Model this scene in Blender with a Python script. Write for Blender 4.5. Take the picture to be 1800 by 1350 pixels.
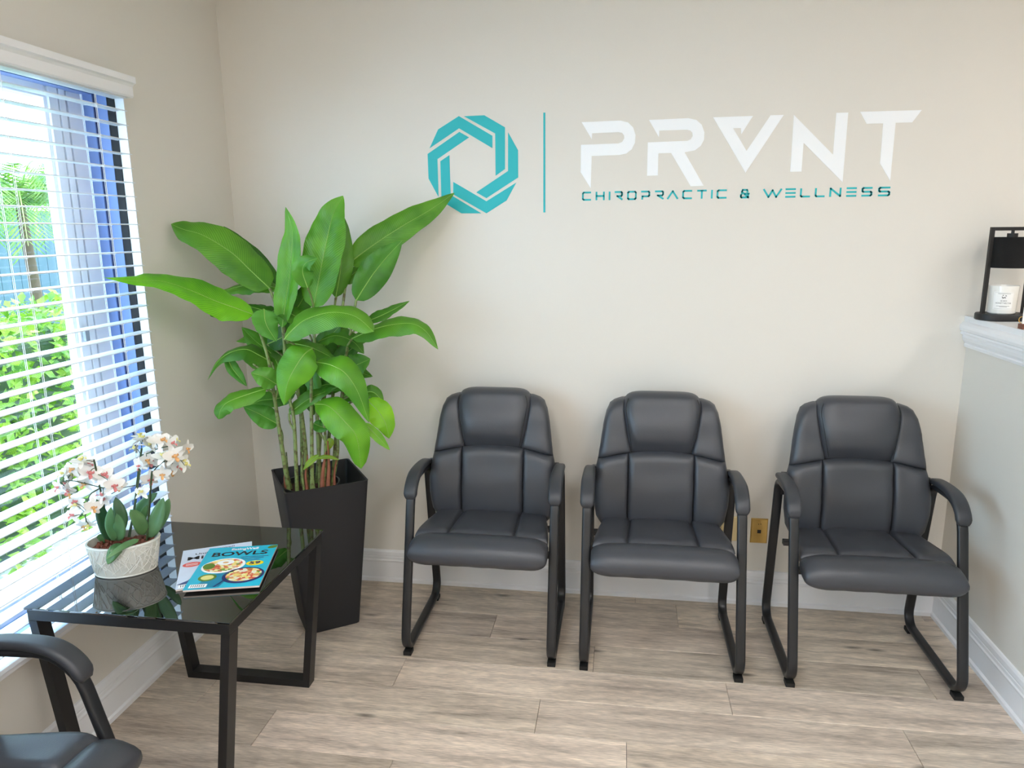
import bpy, bmesh, math, random
from mathutils import Vector, Matrix

for o in list(bpy.data.objects): bpy.data.objects.remove(o)
scene = bpy.context.scene
col = scene.collection
random.seed(7)
R = math.radians

# ------------------------------------------------------------------ camera
CX, CY, CZ = 1.7278, -3.1286, 1.65
YAW, PITCH, ROLL, F = 0.1496, -0.2078, 0.0090, 1278.8
MROT = Matrix.Rotation(YAW, 3, 'Z') @ Matrix.Rotation(PITCH, 3, 'X') @ Matrix.Rotation(ROLL, 3, 'Y')
CAM = Vector((CX, CY, CZ))
cd = bpy.data.cameras.new('camera'); cam = bpy.data.objects.new('camera', cd); col.objects.link(cam)
cd.sensor_fit = 'HORIZONTAL'; cd.sensor_width = 36.0; cd.lens = F * 36.0 / 1800.0
cd.clip_start = 0.02; cd.clip_end = 200
cam.matrix_world = Matrix.Translation(CAM) @ (MROT @ Matrix.Rotation(R(90), 3, 'X')).to_4x4()
scene.camera = cam

def ray(px, py): return MROT @ Vector(((px - 900) / F, 1.0, -(py - 675) / F))
def on(px, py, axis, v):                 # the point seen at a pixel on the plane axis = v
    d = ray(px, py); return CAM + d * ((v - CAM[axis]) / d[axis])
def at(px, py, Y): return on(px, py, 1, Y)

# ------------------------------------------------------------------ world, sun, exposure
world = bpy.data.worlds.new('sky'); scene.world = world; world.use_nodes = True
bg = world.node_tree.nodes['Background']
bg.inputs[0].default_value = (0.57, 0.78, 1.0, 1); bg.inputs[1].default_value = 9.8
sd = bpy.data.lights.new('sun', 'SUN'); sun = bpy.data.objects.new('sun', sd); col.objects.link(sun)
sd.energy = 6.0; sd.color = (1, 0.96, 0.86); sd.angle = R(1.0)
sun.rotation_euler = Vector((-0.35, -0.55, -0.80)).to_track_quat('-Z', 'Y').to_euler()
vs = scene.view_settings
vs.view_transform = 'Standard'; vs.look = 'None'; vs.gamma = 1.0; vs.use_curve_mapping = False
vs.exposure = 0.0
LAMP = 13.2          # emission of the ceiling lamp diffusers
LAMPCOL = (1.0, 0.985, 0.975)

# ------------------------------------------------------------------ materials
def lin(c):
    return tuple((x / 255 / 12.92) if x / 255 <= 0.04045 else ((x / 255 + 0.055) / 1.055) ** 2.4 for x in c)
MATS = {}
def mat(name, rgb, rough=0.5, metal=0.0, spec=0.5, noise=None, bump=None, coat=0, trans=0, ior=1.5, sheen=0):
    """principled material; noise = (scale, amount) colour mottling, bump = (scale, strength)"""
    m = bpy.data.materials.new(name); m.use_nodes = True; nt = m.node_tree; b = nt.nodes['Principled BSDF']
    c = lin(rgb) + (1,)
    b.inputs['Base Color'].default_value = c; b.inputs['Roughness'].default_value = rough
    b.inputs['Metallic'].default_value = metal; b.inputs['Specular IOR Level'].default_value = spec
    b.inputs['IOR'].default_value = ior; b.inputs['Coat Weight'].default_value = coat
    b.inputs['Transmission Weight'].default_value = trans
    tc = nt.nodes.new('ShaderNodeTexCoord')
    if noise:
        n = nt.nodes.new('ShaderNodeTexNoise'); n.inputs['Scale'].default_value = noise[0]; n.inputs['Detail'].default_value = 5
        nt.links.new(tc.outputs['Object'], n.inputs['Vector'])
        r = nt.nodes.new('ShaderNodeMapRange'); r.inputs[3].default_value = 1 - noise[1]; r.inputs[4].default_value = 1 + noise[1]
        nt.links.new(n.outputs['Fac'], r.inputs[0])
        mx = nt.nodes.new('ShaderNodeVectorMath'); mx.operation = 'SCALE'; mx.inputs[0].default_value = c[:3]
        nt.links.new(r.outputs[0], mx.inputs['Scale']); nt.links.new(mx.outputs[0], b.inputs['Base Color'])
    if bump:
        n = nt.nodes.new('ShaderNodeTexNoise'); n.inputs['Scale'].default_value = bump[0]; n.inputs['Detail'].default_value = 4
        nt.links.new(tc.outputs['Object'], n.inputs['Vector'])
        bp = nt.nodes.new('ShaderNodeBump'); bp.inputs['Strength'].default_value = bump[1]; bp.inputs['Distance'].default_value = 0.004
        nt.links.new(n.outputs['Fac'], bp.inputs['Height']); nt.links.new(bp.outputs[0], b.inputs['Normal'])
    MATS[name] = m; return m
mat('wall_paint', (227, 222, 213), 0.55, bump=(220, 0.06), spec=0.35)
mat('ceiling_paint', (238, 236, 230), 0.8)
mat('trim_white', (240, 240, 242), 0.32)
mat('leather', (62, 64, 70), 0.38, noise=(6, 0.08), bump=(260, 0.10), spec=0.55)
mat('leather_seam', (14, 14, 16), 0.6)
mat('arm_pad', (54, 56, 61), 0.42, bump=(400, 0.05))
mat('black_metal', (32, 33, 36), 0.33, spec=0.5)
mat('black_rubber', (20, 20, 20), 0.7)
mat('table_metal', (20, 20, 22), 0.42)
mat('black_glass', (6, 7, 8), 0.012, spec=1.0, ior=1.85)
mat('planter_black', (32, 33, 37), 0.55, bump=(90, 0.05))
mat('nursery_pot', (30, 30, 32), 0.45)
mat('soil', (66, 44, 34), 0.95, noise=(60, 0.5), bump=(120, 1.0))
mat('bark', (112, 62, 44), 0.9, noise=(90, 0.5))
mat('ceramic', (226, 224, 216), 0.35)
mat('ceramic_dark', (198, 196, 186), 0.5)
mat('slat', (232, 238, 246), 0.38)
mat('cord', (236, 240, 244), 0.7)
mat('vinyl_white', (246, 246, 250), 0.35)
mat('vinyl_grey', (150, 156, 164), 0.45)
mat('frame_sky_tint', (128, 152, 204), 0.30)  # dark frame with the sky's blue reflection painted into its colour
mat('frame_sky_tint_dark', (40, 52, 96), 0.35)  # same painted sky tint, darker, for the frame groove
mat('gasket', (12, 12, 16), 0.6)
mat('teal', (28, 184, 190), 0.5)
mat('sign_white', (248, 250, 252), 0.45)
mat('brass', (214, 178, 104), 0.32, metal=0.75)
mat('brass_pale', (226, 208, 160), 0.36, metal=0.4)
mat('socket_black', (16, 12, 12), 0.5)
mat('lamp_black', (22, 22, 24), 0.5, bump=(30, 0.1))
mat('shade_fabric', (14, 14, 15), 0.95, bump=(700, 0.5))
mat('candle_glass', (240, 238, 232), 0.12, coat=0.6)
mat('wax', (238, 230, 216), 0.5)
mat('paper', (246, 245, 242), 0.6)
mat('ink', (30, 30, 34), 0.6)
mat('ink_grey', (130, 128, 124), 0.6)
mat('pages', (222, 206, 194), 0.7)
mat('cover_cyan', (40, 184, 212), 0.22, noise=(9, 0.2))
mat('cover_blue', (206, 218, 236), 0.24)
mat('shade_navy', (40, 66, 120), 0.3)
mat('print_red', (226, 84, 74), 0.4)
mat('print_yellow', (242, 222, 22), 0.4)
mat('print_navy', (30, 44, 104), 0.4)
mat('print_green', (96, 130, 40), 0.4)
mat('print_tealshade', (14, 130, 160), 0.4)
mat('walnut', (112, 66, 50), 0.5, noise=(40, 0.35))
mat('gold', (212, 170, 80), 0.25, metal=1.0)
mat('petal', (240, 239, 234), 0.5)
mat('lip_pink', (214, 128, 126), 0.5)
mat('lip_orange', (226, 172, 112), 0.5)
mat('lip_yellow', (232, 222, 140), 0.5)
mat('orchid_stem', (58, 76, 42), 0.5)
mat('stake', (22, 30, 22), 0.5)
mat('sheath_brown', (150, 92, 70), 0.8, noise=(50, 0.35))
mat('concrete', (224, 222, 216), 0.9, noise=(5, 0.06))
mat('fence_paint', (52, 78, 88), 0.7, noise=(4, 0.1))
mat('house_white', (225, 226, 224), 0.8)
mat('twig', (84, 70, 52), 0.9)
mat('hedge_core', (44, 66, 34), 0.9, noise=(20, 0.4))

def emit(name, rgb, s):
    m = bpy.data.materials.new(name); m.use_nodes = True; nt = m.node_tree; nt.nodes.remove(nt.nodes['Principled BSDF'])
    e = nt.nodes.new('ShaderNodeEmission'); e.inputs[0].default_value = rgb + (1,); e.inputs[1].default_value = s
    nt.links.new(e.outputs[0], nt.nodes['Material Output'].inputs[0]); MATS[name] = m
emit('lamp_diffuser', LAMPCOL, LAMP)

def glass_pane():
    m = bpy.data.materials.new('window_glass'); m.use_nodes = True; nt = m.node_tree; nt.nodes.remove(nt.nodes['Principled BSDF'])
    t = nt.nodes.new('ShaderNodeBsdfTransparent'); t.inputs[0].default_value = (0.95, 0.98, 0.98, 1)
    g = nt.nodes.new('ShaderNodeBsdfGlossy'); g.inputs['Roughness'].default_value = 0.0
    mx = nt.nodes.new('ShaderNodeMixShader')
    mx.inputs[0].default_value = 0.05; nt.links.new(t.outputs[0], mx.inputs[1]); nt.links.new(g.outputs[0], mx.inputs[2])
    nt.links.new(mx.outputs[0], nt.nodes['Material Output'].inputs[0]); MATS['window_glass'] = m
glass_pane()

def wood_floor():
    m = bpy.data.materials.new('oak_plank'); m.use_nodes = True; nt = m.node_tree; L = nt.links.new; b = nt.nodes['Principled BSDF']
    N = nt.nodes.new
    tc = N('ShaderNodeTexCoord'); oi = N('ShaderNodeObjectInfo')
    off = N('ShaderNodeVectorMath'); off.operation = 'SCALE'; off.inputs[0].default_value = (7.3, 3.1, 5.7); L(oi.outputs['Random'], off.inputs['Scale'])
    add = N('ShaderNodeVectorMath'); add.operation = 'ADD'; L(tc.outputs['Object'], add.inputs[0]); L(off.outputs[0], add.inputs[1])
    def mapped(sx, sy):
        v = N('ShaderNodeVectorMath'); v.operation = 'MULTIPLY'; v.inputs[1].default_value = (sx, sy, 1); L(add.outputs[0], v.inputs[0]); return v.outputs[0]
    n1 = N('ShaderNodeTexNoise'); n1.inputs['Scale'].default_value = 1; n1.inputs['Detail'].default_value = 9; n1.inputs['Roughness'].default_value = 0.72; L(mapped(1.7, 17), n1.inputs['Vector'])
    # cathedral grain: distorted bands along the board
    nd = N('ShaderNodeTexNoise'); nd.inputs['Scale'].default_value = 1; nd.inputs['Detail'].default_value = 3; L(mapped(2.0, 7), nd.inputs['Vector'])
    ms = N('ShaderNodeMath'); ms.operation = 'MULTIPLY'; ms.inputs[1].default_value = 46; L(nd.outputs['Fac'], ms.inputs[0])
    sn = N('ShaderNodeMath'); sn.operation = 'SINE'; L(ms.outputs[0], sn.inputs[0])
    fine = N('ShaderNodeTexNoise'); fine.inputs['Scale'].default_value = 1; fine.inputs['Detail'].default_value = 3; L(mapped(26, 380), fine.inputs['Vector'])
    vo = N('ShaderNodeTexVoronoi'); vo.inputs['Scale'].default_value = 1; vo.inputs['Randomness'].default_value = 1; L(mapped(2.2, 7.5), vo.inputs['Vector'])
    kn = N('ShaderNodeMapRange'); kn.inputs[1].default_value = 0.02; kn.inputs[2].default_value = 0.11; kn.inputs[3].default_value = 1; kn.inputs[4].default_value = 0; L(vo.outputs['Distance'], kn.inputs[0])
    ramp = N('ShaderNodeValToRGB'); cr = ramp.color_ramp
    cr.elements[0].position = 0.30; cr.elements[0].color = lin((152, 139, 126)) + (1,)
    cr.elements[1].position = 0.66; cr.elements[1].color = lin((235, 219, 200)) + (1,)
    e = cr.elements.new(0.47); e.color = lin((206, 190, 173)) + (1,)
    L(n1.outputs['Fac'], ramp.inputs[0])
    def mul(a, fac_socket, lo, hi, f0=0.0, f1=1.0):
        r = N('ShaderNodeMapRange'); r.inputs[1].default_value = f0; r.inputs[2].default_value = f1; r.inputs[3].default_value = lo; r.inputs[4].default_value = hi; L(fac_socket, r.inputs[0])
        v = N('ShaderNodeVectorMath'); v.operation = 'SCALE'; L(a, v.inputs[0]); L(r.outputs[0], v.inputs['Scale']); return v.outputs[0]
    c = mul(ramp.outputs[0], sn.outputs[0], 0.92, 1.05, -1, 1)
    c = mul(c, fine.outputs['Fac'], 0.76, 1.22, 0.3, 0.7)
    c = mul(c, kn.outputs[0], 1.0, 0.30)
    vm = N('ShaderNodeVectorMath'); vm.operation = 'MULTIPLY'; L(c, vm.inputs[0]); L(oi.outputs['Color'], vm.inputs[1])
    L(vm.outputs[0], b.inputs['Base Color']); b.inputs['Roughness'].default_value = 0.42; b.inputs['Specular IOR Level'].default_value = 0.4
    bp = N('ShaderNodeBump'); bp.inputs['Strength'].default_value = 0.12; bp.inputs['Distance'].default_value = 0.002
    L(fine.outputs['Fac'], bp.inputs['Height']); L(bp.outputs[0], b.inputs['Normal'])
    MATS['oak_plank'] = m
wood_floor()

def leaf_material(name, rgb, rgb2, use_color=True, veins=90, trans=0.25, rough=0.38):
    m = bpy.data.materials.new(name); m.use_nodes = True; nt = m.node_tree; L = nt.links.new; N = nt.nodes.new; b = nt.nodes['Principled BSDF']
    uv = N('ShaderNodeUVMap'); sp = N('ShaderNodeSeparateXYZ'); L(uv.outputs[0], sp.inputs[0])
    ab = N('ShaderNodeMath'); ab.operation = 'ABSOLUTE'; L(sp.outputs[0], ab.inputs[0])
    k = N('ShaderNodeMath'); k.operation = 'MULTIPLY_ADD'; k.inputs[1].default_value = -0.16; L(ab.outputs[0], k.inputs[0]); L(sp.outputs[1], k.inputs[2])
    s = N('ShaderNodeMath'); s.operation = 'MULTIPLY'; s.inputs[1].default_value = veins * 6.283; L(k.outputs[0], s.inputs[0])
    sn = N('ShaderNodeMath'); sn.operation = 'SINE'; L(s.outputs[0], sn.inputs[0])
    n = N('ShaderNodeTexNoise'); n.inputs['Scale'].default_value = 7; tc = N('ShaderNodeTexCoord'); L(tc.outputs['Object'], n.inputs['Vector'])
    mr = N('ShaderNodeMapRange'); mr.inputs[1].default_value = -1; mr.inputs[2].default_value = 1; mr.inputs[3].default_value = -0.075; mr.inputs[4].default_value = 0.075; L(sn.outputs[0], mr.inputs[0])
    sm = N('ShaderNodeMath'); sm.operation = 'ADD'; L(mr.outputs[0], sm.inputs[0]); L(n.outputs['Fac'], sm.inputs[1])
    rp = N('ShaderNodeValToRGB'); rp.color_ramp.elements[0].position = 0.3; rp.color_ramp.elements[0].color = lin(rgb) + (1,)
    rp.color_ramp.elements[1].position = 0.72; rp.color_ramp.elements[1].color = lin(rgb2) + (1,); L(sm.outputs[0], rp.inputs[0])
    out = rp.outputs[0]
    if use_color:
        oi = N('ShaderNodeObjectInfo'); v = N('ShaderNodeVectorMath'); v.operation = 'MULTIPLY'; L(out, v.inputs[0]); L(oi.outputs['Color'], v.inputs[1]); out = v.outputs[0]
    L(out, b.inputs['Base Color']); b.inputs['Roughness'].default_value = rough
    tr = N('ShaderNodeBsdfTranslucent'); L(out, tr.inputs[0])
    mx = N('ShaderNodeMixShader'); mx.inputs[0].default_value = trans
    o = nt.nodes['Material Output']; L(b.outputs[0], mx.inputs[1]); L(tr.outputs[0], mx.inputs[2]); L(mx.outputs[0], o.inputs[0])
    bp = N('ShaderNodeBump'); bp.inputs['Strength'].default_value = 0.2; bp.inputs['Distance'].default_value = 0.003; L(sn.outputs[0], bp.inputs['Height']); L(bp.outputs[0], b.inputs['Normal'])
    MATS[name] = m
leaf_material('banana_leaf', (66, 128, 30), (112, 174, 48), veins=48, trans=0.28, rough=0.32)
leaf_material('orchid_leaf', (70, 112, 70), (104, 142, 92), veins=0.01, trans=0.05, rough=0.3)
mat('midrib', (134, 178, 76), 0.45)
def stem_material():
    m = mat('stem_green', (122, 138, 78), 0.5)
    nt = m.node_tree; N = nt.nodes.new; L = nt.links.new; b = nt.nodes['Principled BSDF']
    n = N('ShaderNodeTexNoise'); n.inputs['Scale'].default_value = 55; n.inputs['Detail'].default_value = 3; tc = N('ShaderNodeTexCoord'); L(tc.outputs['Object'], n.inputs['Vector'])
    rp = N('ShaderNodeValToRGB'); e = rp.color_ramp.elements
    e[0].position = 0.36; e[0].color = lin((92, 84, 50)) + (1,); e[1].position = 0.5; e[1].color = lin((126, 144, 84)) + (1,)
    L(n.outputs['Fac'], rp.inputs[0]); L(rp.outputs[0], b.inputs['Base Color'])
stem_material()
leaf_material('hedge_leaf', (66, 120, 34), (156, 190, 58), use_color=False, veins=8, trans=0.35)
leaf_material('palm_leaf', (46, 96, 30), (120, 160, 54), use_color=False, veins=3, trans=0.35)
def food_material():
    m = mat('food_print', (230, 200, 110), 0.5)
    nt = m.node_tree; N = nt.nodes.new; L = nt.links.new
    v = N('ShaderNodeTexVoronoi'); v.inputs['Scale'].default_value = 95; tc = N('ShaderNodeTexCoord'); L(tc.outputs['Object'], v.inputs['Vector'])
    sp = N('ShaderNodeSeparateXYZ'); L(v.outputs['Color'], sp.inputs[0])
    rp = N('ShaderNodeValToRGB'); rp.color_ramp.interpolation = 'CONSTANT'
    cs = [(0, (212, 84, 60)), (0.22, (240, 214, 120)), (0.45, (236, 226, 200)), (0.62, (226, 150, 96)), (0.8, (122, 158, 60)), (0.92, (244, 236, 170))]
    el = rp.color_ramp.elements
    el[0].position = 0; el[0].color = lin(cs[0][1]) + (1,); el[1].position = cs[1][0]; el[1].color = lin(cs[1][1]) + (1,)
    for p, c in cs[2:]:
        e = el.new(p); e.color = lin(c) + (1,)
    L(sp.outputs[0], rp.inputs[0]); L(rp.outputs[0], nt.nodes['Principled BSDF'].inputs['Base Color'])
food_material()
def banana_cover():          # soft blue gradient blotches printed on the second magazine
    m = mat('cover_soft', (214, 224, 240), 0.24, noise=(11, 0.16)); return m
banana_cover()

# ------------------------------------------------------------------ object helpers
def tag(o, label=None, cat=None, group=None, kind=None):
    if label: o['label'] = label
    if cat: o['category'] = cat
    if group: o['group'] = group
    if kind: o['kind'] = kind
    return o
def empty(name, loc=(0, 0, 0), rz=0.0, label=None, cat=None, group=None, kind=None):
    o = bpy.data.objects.new(name, None); o.location = loc; o.rotation_euler = (0, 0, rz); o.empty_display_size = 0.05
    col.objects.link(o); return tag(o, label, cat, group, kind)

class MB:
    def __init__(s): s.v = []; s.f = []; s.uv = None
    def add(s, vs, fs):
        n = len(s.v); s.v += [tuple(v) for v in vs]; s.f += [tuple(i + n for i in f) for f in fs]; return s
    def box(s, a, b, bev=0.0, M=None):
        x0, y0, z0 = a; x1, y1, z1 = b
        x0, x1 = min(x0, x1), max(x0, x1); y0, y1 = min(y0, y1), max(y0, y1); z0, z1 = min(z0, z1), max(z0, z1)
        if bev <= 0:
            vs = [Vector((x, y, z)) for z in (z0, z1) for y in (y0, y1) for x in (x0, x1)]
            fs = [(0, 2, 3, 1), (4, 5, 7, 6), (0, 1, 5, 4), (2, 6, 7, 3), (0, 4, 6, 2), (1, 3, 7, 5)]
        else:
            bm = bmesh.new(); bmesh.ops.create_cube(bm, size=1)
            for v in bm.verts: v.co = Vector(((x0 + x1) / 2 + v.co.x * (x1 - x0), (y0 + y1) / 2 + v.co.y * (y1 - y0), (z0 + z1) / 2 + v.co.z * (z1 - z0)))
            bmesh.ops.bevel(bm, geom=list(bm.edges), offset=bev, segments=2, profile=0.7, affect='EDGES')
            bm.verts.index_update(); vs = [v.co.copy() for v in bm.verts]; fs = [[v.index for v in f.verts] for f in bm.faces]; bm.free()
        if M is not None: vs = [M @ v for v in vs]
        return s.add(vs, fs)
    def prism(s, poly, depth_vec):
        """closed polygon (3-D points) pushed along depth_vec"""
        n = len(poly); d = Vector(depth_vec); a = [Vector(p) for p in poly]; b = [p + d for p in a]
        fs = [tuple(range(n))[::-1], tuple(range(n, 2 * n))] + [(i, (i + 1) % n, n + (i + 1) % n, n + i) for i in range(n)]
        return s.add(a + b, fs)
    def rings(s, rings, cap=True, closed=False):
        n = len(rings[0]); vs = [p for r in rings for p in r]; fs = []
        m = len(rings)
        for i in range(m if closed else m - 1):
            j = (i + 1) % m
            for k in range(n): fs.append((i * n + k, i * n + (k + 1) % n, j * n + (k + 1) % n, j * n + k))
        if cap and not closed: fs += [tuple(range(n))[::-1], tuple((m - 1) * n + k for k in range(n))]
        return s.add(vs, fs)
    def tube(s, pts, rad, n=8):
        pts = [Vector(p) for p in pts]; m = len(pts)
        rr = rad if isinstance(rad, (list, tuple)) else [rad] * m
        rings = []; up = None
        for i in range(m):
            t = (pts[min(i + 1, m - 1)] - pts[max(i - 1, 0)]).normalized()
            if up is None: up = t.orthogonal().normalized()
            up = (up - t * up.dot(t)).normalized(); sd_ = t.cross(up)
            rings.append([pts[i] + (up * math.cos(6.28318 * k / n) + sd_ * math.sin(6.28318 * k / n)) * rr[i] for k in range(n)])
        return s.rings(rings)
    def lathe(s, prof, n=32, sx=1.0, sy=1.0, M=None, closed=False):
        rings = [[Vector((r * sx * math.cos(6.28318 * k / n), r * sy * math.sin(6.28318 * k / n), z)) for k in range(n)] for r, z in prof]
        if M is not None: rings = [[M @ p for p in r] for r in rings]
        return s.rings(rings, closed=closed)
    def grid(s, g, uv=None):
        m = len(g); n = len(g[0]); vs = [p for r in g for p in r]
        fs = [(i * n + k, i * n + k + 1, (i + 1) * n + k + 1, (i + 1) * n + k) for i in range(m - 1) for k in range(n - 1)]
        s.add(vs, fs)
        if uv is not None:
            s.uv = (s.uv or []) + [u for r in uv for u in r]
        return s
    def mesh(s, name, material, smooth=None):
        me = bpy.data.meshes.new(name); me.from_pydata(s.v, [], s.f); me.validate()
        if s.uv:
            l = me.uv_layers.new(name='UVMap')
            for lp in me.loops: l.data[lp.index].uv = s.uv[lp.vertex_index]
        bm = bmesh.new(); bm.from_mesh(me)
        if not s.uv: bmesh.ops.recalc_face_normals(bm, faces=bm.faces)
        if smooth:
            for f in bm.faces: f.smooth = True
            for e in bm.edges:
                if len(e.link_faces) == 2 and e.calc_face_angle(0) > R(smooth): e.smooth = False
        bm.to_mesh(me); bm.free()
        me.materials.append(MATS[material]); return me
    def build(s, name, material, parent=None, smooth=None, label=None, loc=None):
        o = bpy.data.objects.new(name, s.mesh(name, material, smooth)); col.objects.link(o); o.parent = parent
        if label: o['label'] = label
        if loc is not None: o.location = loc
        return o

def copy_tree(o, parent=None):
    c = o.copy(); col.objects.link(c); c.parent = parent
    for ch in list(o.children): copy_tree(ch, c)
    return c
def catmull(P, n):
    P = [Vector(p) for p in P]
    if len(P) == 2: return [P[0].lerp(P[1], i / n) for i in range(n + 1)]
    Q = [P[0] * 2 - P[1]] + P + [P[-1] * 2 - P[-2]]; out = []; m = len(P) - 1
    for i in range(n + 1):
        t = i / n * m; k = min(int(t), m - 1); t -= k; a, b, c, d = Q[k:k + 4]
        out.append(0.5 * ((2 * b) + (c - a) * t + (2 * a - 5 * b + 4 * c - d) * t * t + (3 * b - a - 3 * c + d) * t ** 3))
    return out
def interp(tbl, x):
    if x <= tbl[0][0]: return tbl[0][1]
    for (a, va), (b, vb) in zip(tbl, tbl[1:]):
        if x <= b:
            t = (x - a) / (b - a); t = t * t * (3 - 2 * t) * 0.5 + t * 0.5
            return va + (vb - va) * t
    return tbl[-1][1]
def text_mesh(name, body, height, material, parent, M, bold=0.0, sx=1.0, align='LEFT', thick=0.0003, shear=0.0, width=None):
    cu = bpy.data.curves.new(name, 'FONT'); cu.body = body; cu.size = 1.0; cu.offset = bold; cu.align_x = align; cu.shear = shear
    o = bpy.data.objects.new(name, cu); col.objects.link(o)
    dg = bpy.context.evaluated_depsgraph_get(); dg.update()
    me = bpy.data.meshes.new_from_object(o.evaluated_get(dg)); bpy.data.objects.remove(o); bpy.data.curves.remove(cu)
    xs = [v.co.x for v in me.vertices]; w = max(xs) - min(xs)
    k = height / 0.72; kx = k * sx if width is None else width / w
    x0 = min(xs) if align == 'LEFT' else (min(xs) + max(xs)) / 2
    for v in me.vertices: v.co = M @ Vector(((v.co.x - x0) * kx, v.co.y * k, thick))
    me.name = name; me.materials.clear(); me.materials.append(MATS[material])
    q = bpy.data.objects.new(name, me); col.objects.link(q); q.parent = parent; return q

# ------------------------------------------------------------------ the room
W = 3.103           # room-side face of the half wall
CEIL = 2.78; YB = -5.4; XR = 6.0
OY0, OY1, OZ0, OZ1 = -3.75, -0.672, 0.445, 2.14     # left wall window opening, extended out of view to let in more daylight
def struct(o, label, cat): return tag(o, label, cat, kind='structure')

struct(MB().box((0, 0, 0), (XR, 0.16, CEIL)).build('wall_back', 'wall_paint'), 'beige painted back wall behind the row of chairs', 'wall')
m = MB(); T = -0.20
m.box((T, OY1, 0), (0, 0.16, CEIL)); m.box((T, YB, 0), (0, OY0, CEIL)); m.box((T, OY0, 0), (0, OY1, OZ0)); m.box((T, OY0, OZ1), (0, OY1, CEIL))
struct(m.build('wall_left', 'wall_paint'), 'beige painted left wall around the window with blinds', 'wall')
struct(MB().box((W, -3.0, 0), (W + 0.14, 0, 1.20)).build('wall_right', 'wall_paint'), 'low painted half wall at the right with white cap', 'wall')
struct(MB().box((XR, YB, 0), (XR + 0.15, 0.16, CEIL)).build('wall_far', 'wall_paint'), 'painted wall of the area beyond the half wall', 'wall')
struct(MB().box((T, YB - 0.15, 0), (XR + 0.15, YB, CEIL)).build('wall_front', 'wall_paint'), 'painted wall behind the viewpoint', 'wall')
struct(MB().box((T, YB - 0.15, CEIL), (XR + 0.15, 0.16, CEIL + 0.2)).build('ceiling', 'ceiling_paint'), 'white ceiling above the waiting room', 'ceiling')
floor = struct(MB().box((T, YB - 0.15, -0.12), (XR + 0.15, 0.16, -0.006)).build('floor', 'gasket'), 'grey brown oak plank floor', 'floor')

# floor planks
PW = 0.1858; PL = 1.222
row_off = {0: 2.00, 1: 1.22, 2: 0.43, 3: 0.92, 4: 0.25, 5: 0.555, 6: 1.04}
tones = {(3, 1): 1.13, (3, 2): 1.10, (3, 0): 0.93, (4, 1): 0.98, (4, 2): 0.97, (4, 0): 0.86, (5, 1): 1.12, (5, 0): 0.80, (5, 2): 1.03, (2, 1): 0.92, (2, 2): 0.9, (1, 1): 0.92, (1, 2): 0.95, (0, 1): 0.92, (6, 0): 0.80, (6, 1): 0.93, (6, 2): 1.06}
shared = {}
def plank_mesh(L, Wd):
    key = (round(L, 3), round(Wd, 3))
    if key not in shared:
        g = 0.0006; b = 0.0012; mb = MB(); x = L / 2 - g; y = Wd / 2 - g
        r = [[Vector((sx * a, sy * c, z)) for sx, sy in ((-1, -1), (1, -1), (1, 1), (-1, 1))] for a, c, z in ((x, y, -0.006), (x, y, -b), (x - b, y - b, 0))]
        mb.rings(r); shared[key] = mb.mesh('plank', 'oak_plank')
    return shared[key]
def plank(x0, x1, y0, y1, tone):
    o = bpy.data.objects.new('plank', plank_mesh(x1 - x0, y1 - y0)); col.objects.link(o); o.parent = floor
    o.location = ((x0 + x1) / 2, (y0 + y1) / 2, 0); o.color = (tone, tone * random.uniform(0.985, 1.01), tone * random.uniform(0.97, 1.01), 1)
rng = random.Random(3)
y = -0.0675; k = -1
while y > YB:
    y1 = min(y + PW if k < 0 else y, 0.0)
    ya, yb = (y, 0.0) if k < 0 else (y - PW, y)
    ya = max(ya, YB)
    if k < 0: o0 = 0.6
    else: o0 = row_off.get(k, rng.uniform(0, PL))
    x = o0 % PL - PL; idx = 0
    while x < XR:
        a, b = max(x, 0.0), min(x + PL, XR)
        for (c, d) in ([(a, min(b, W)), (max(a, W + 0.14), b)] if a < W + 0.14 and b > W else [(a, b)]):
            if d - c > 0.02: plank(c, d, ya, yb, tones.get((k, idx), rng.uniform(0.80, 1.08)))
        x += PL; idx += 1
    y = ya if k < 0 else y - PW
    if k < 0: y = -0.0675
    k += 1

# baseboards: stepped profile (distance from wall, height)
BB = [(0, 0), (0.022, 0), (0.022, 0.016), (0.014, 0.022), (0.014, 0.098), (0.017, 0.104), (0.017, 0.108), (0.0125, 0.112), (0.0125, 0.124), (0.0105, 0.127), (0.0115, 0.132), (0.0105, 0.148), (0.006, 0.156), (0, 0.158)]
def moulding(name, prof, fn, t0, t1, mt='trim_white'):
    return MB().rings([[Vector(fn(d, z, t)) for d, z in prof] for t in (t0, t1)]).build(name, mt)
struct(moulding('baseboard_back', BB, lambda d, z, t: (t, -d, z), 0.0, W), 'white moulded baseboard along the back wall', 'baseboard')
struct(moulding('baseboard_left', BB, lambda d, z, t: (d, t, z), -0.001, YB), 'white moulded baseboard along the left wall under the window', 'baseboard')
struct(moulding('baseboard_right', BB, lambda d, z, t: (W - d, t, z), -0.001, -3.0), 'white moulded baseboard along the half wall', 'baseboard')
# cap of the half wall
CAP = [(0, 1.176), (0.007, 1.178), (0.010, 1.188), (0.006, 1.193), (0.009, 1.197), (0.016, 1.206), (0.019, 1.218), (0.017, 1.226), (0.026, 1.229), (0.028, 1.235), (0.024, 1.241), (0.031, 1.246), (0.034, 1.257), (0.032, 1.268), (0.024, 1.277), (0.018, 1.281), (0.018, 1.302), (-0.15, 1.302), (-0.15, 1.176)]
struct(moulding('trim_1', CAP, lambda d, z, t: (W - d, t, z), -0.0005, -3.05), 'white moulded cap on top of the half wall', 'trim')

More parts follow.
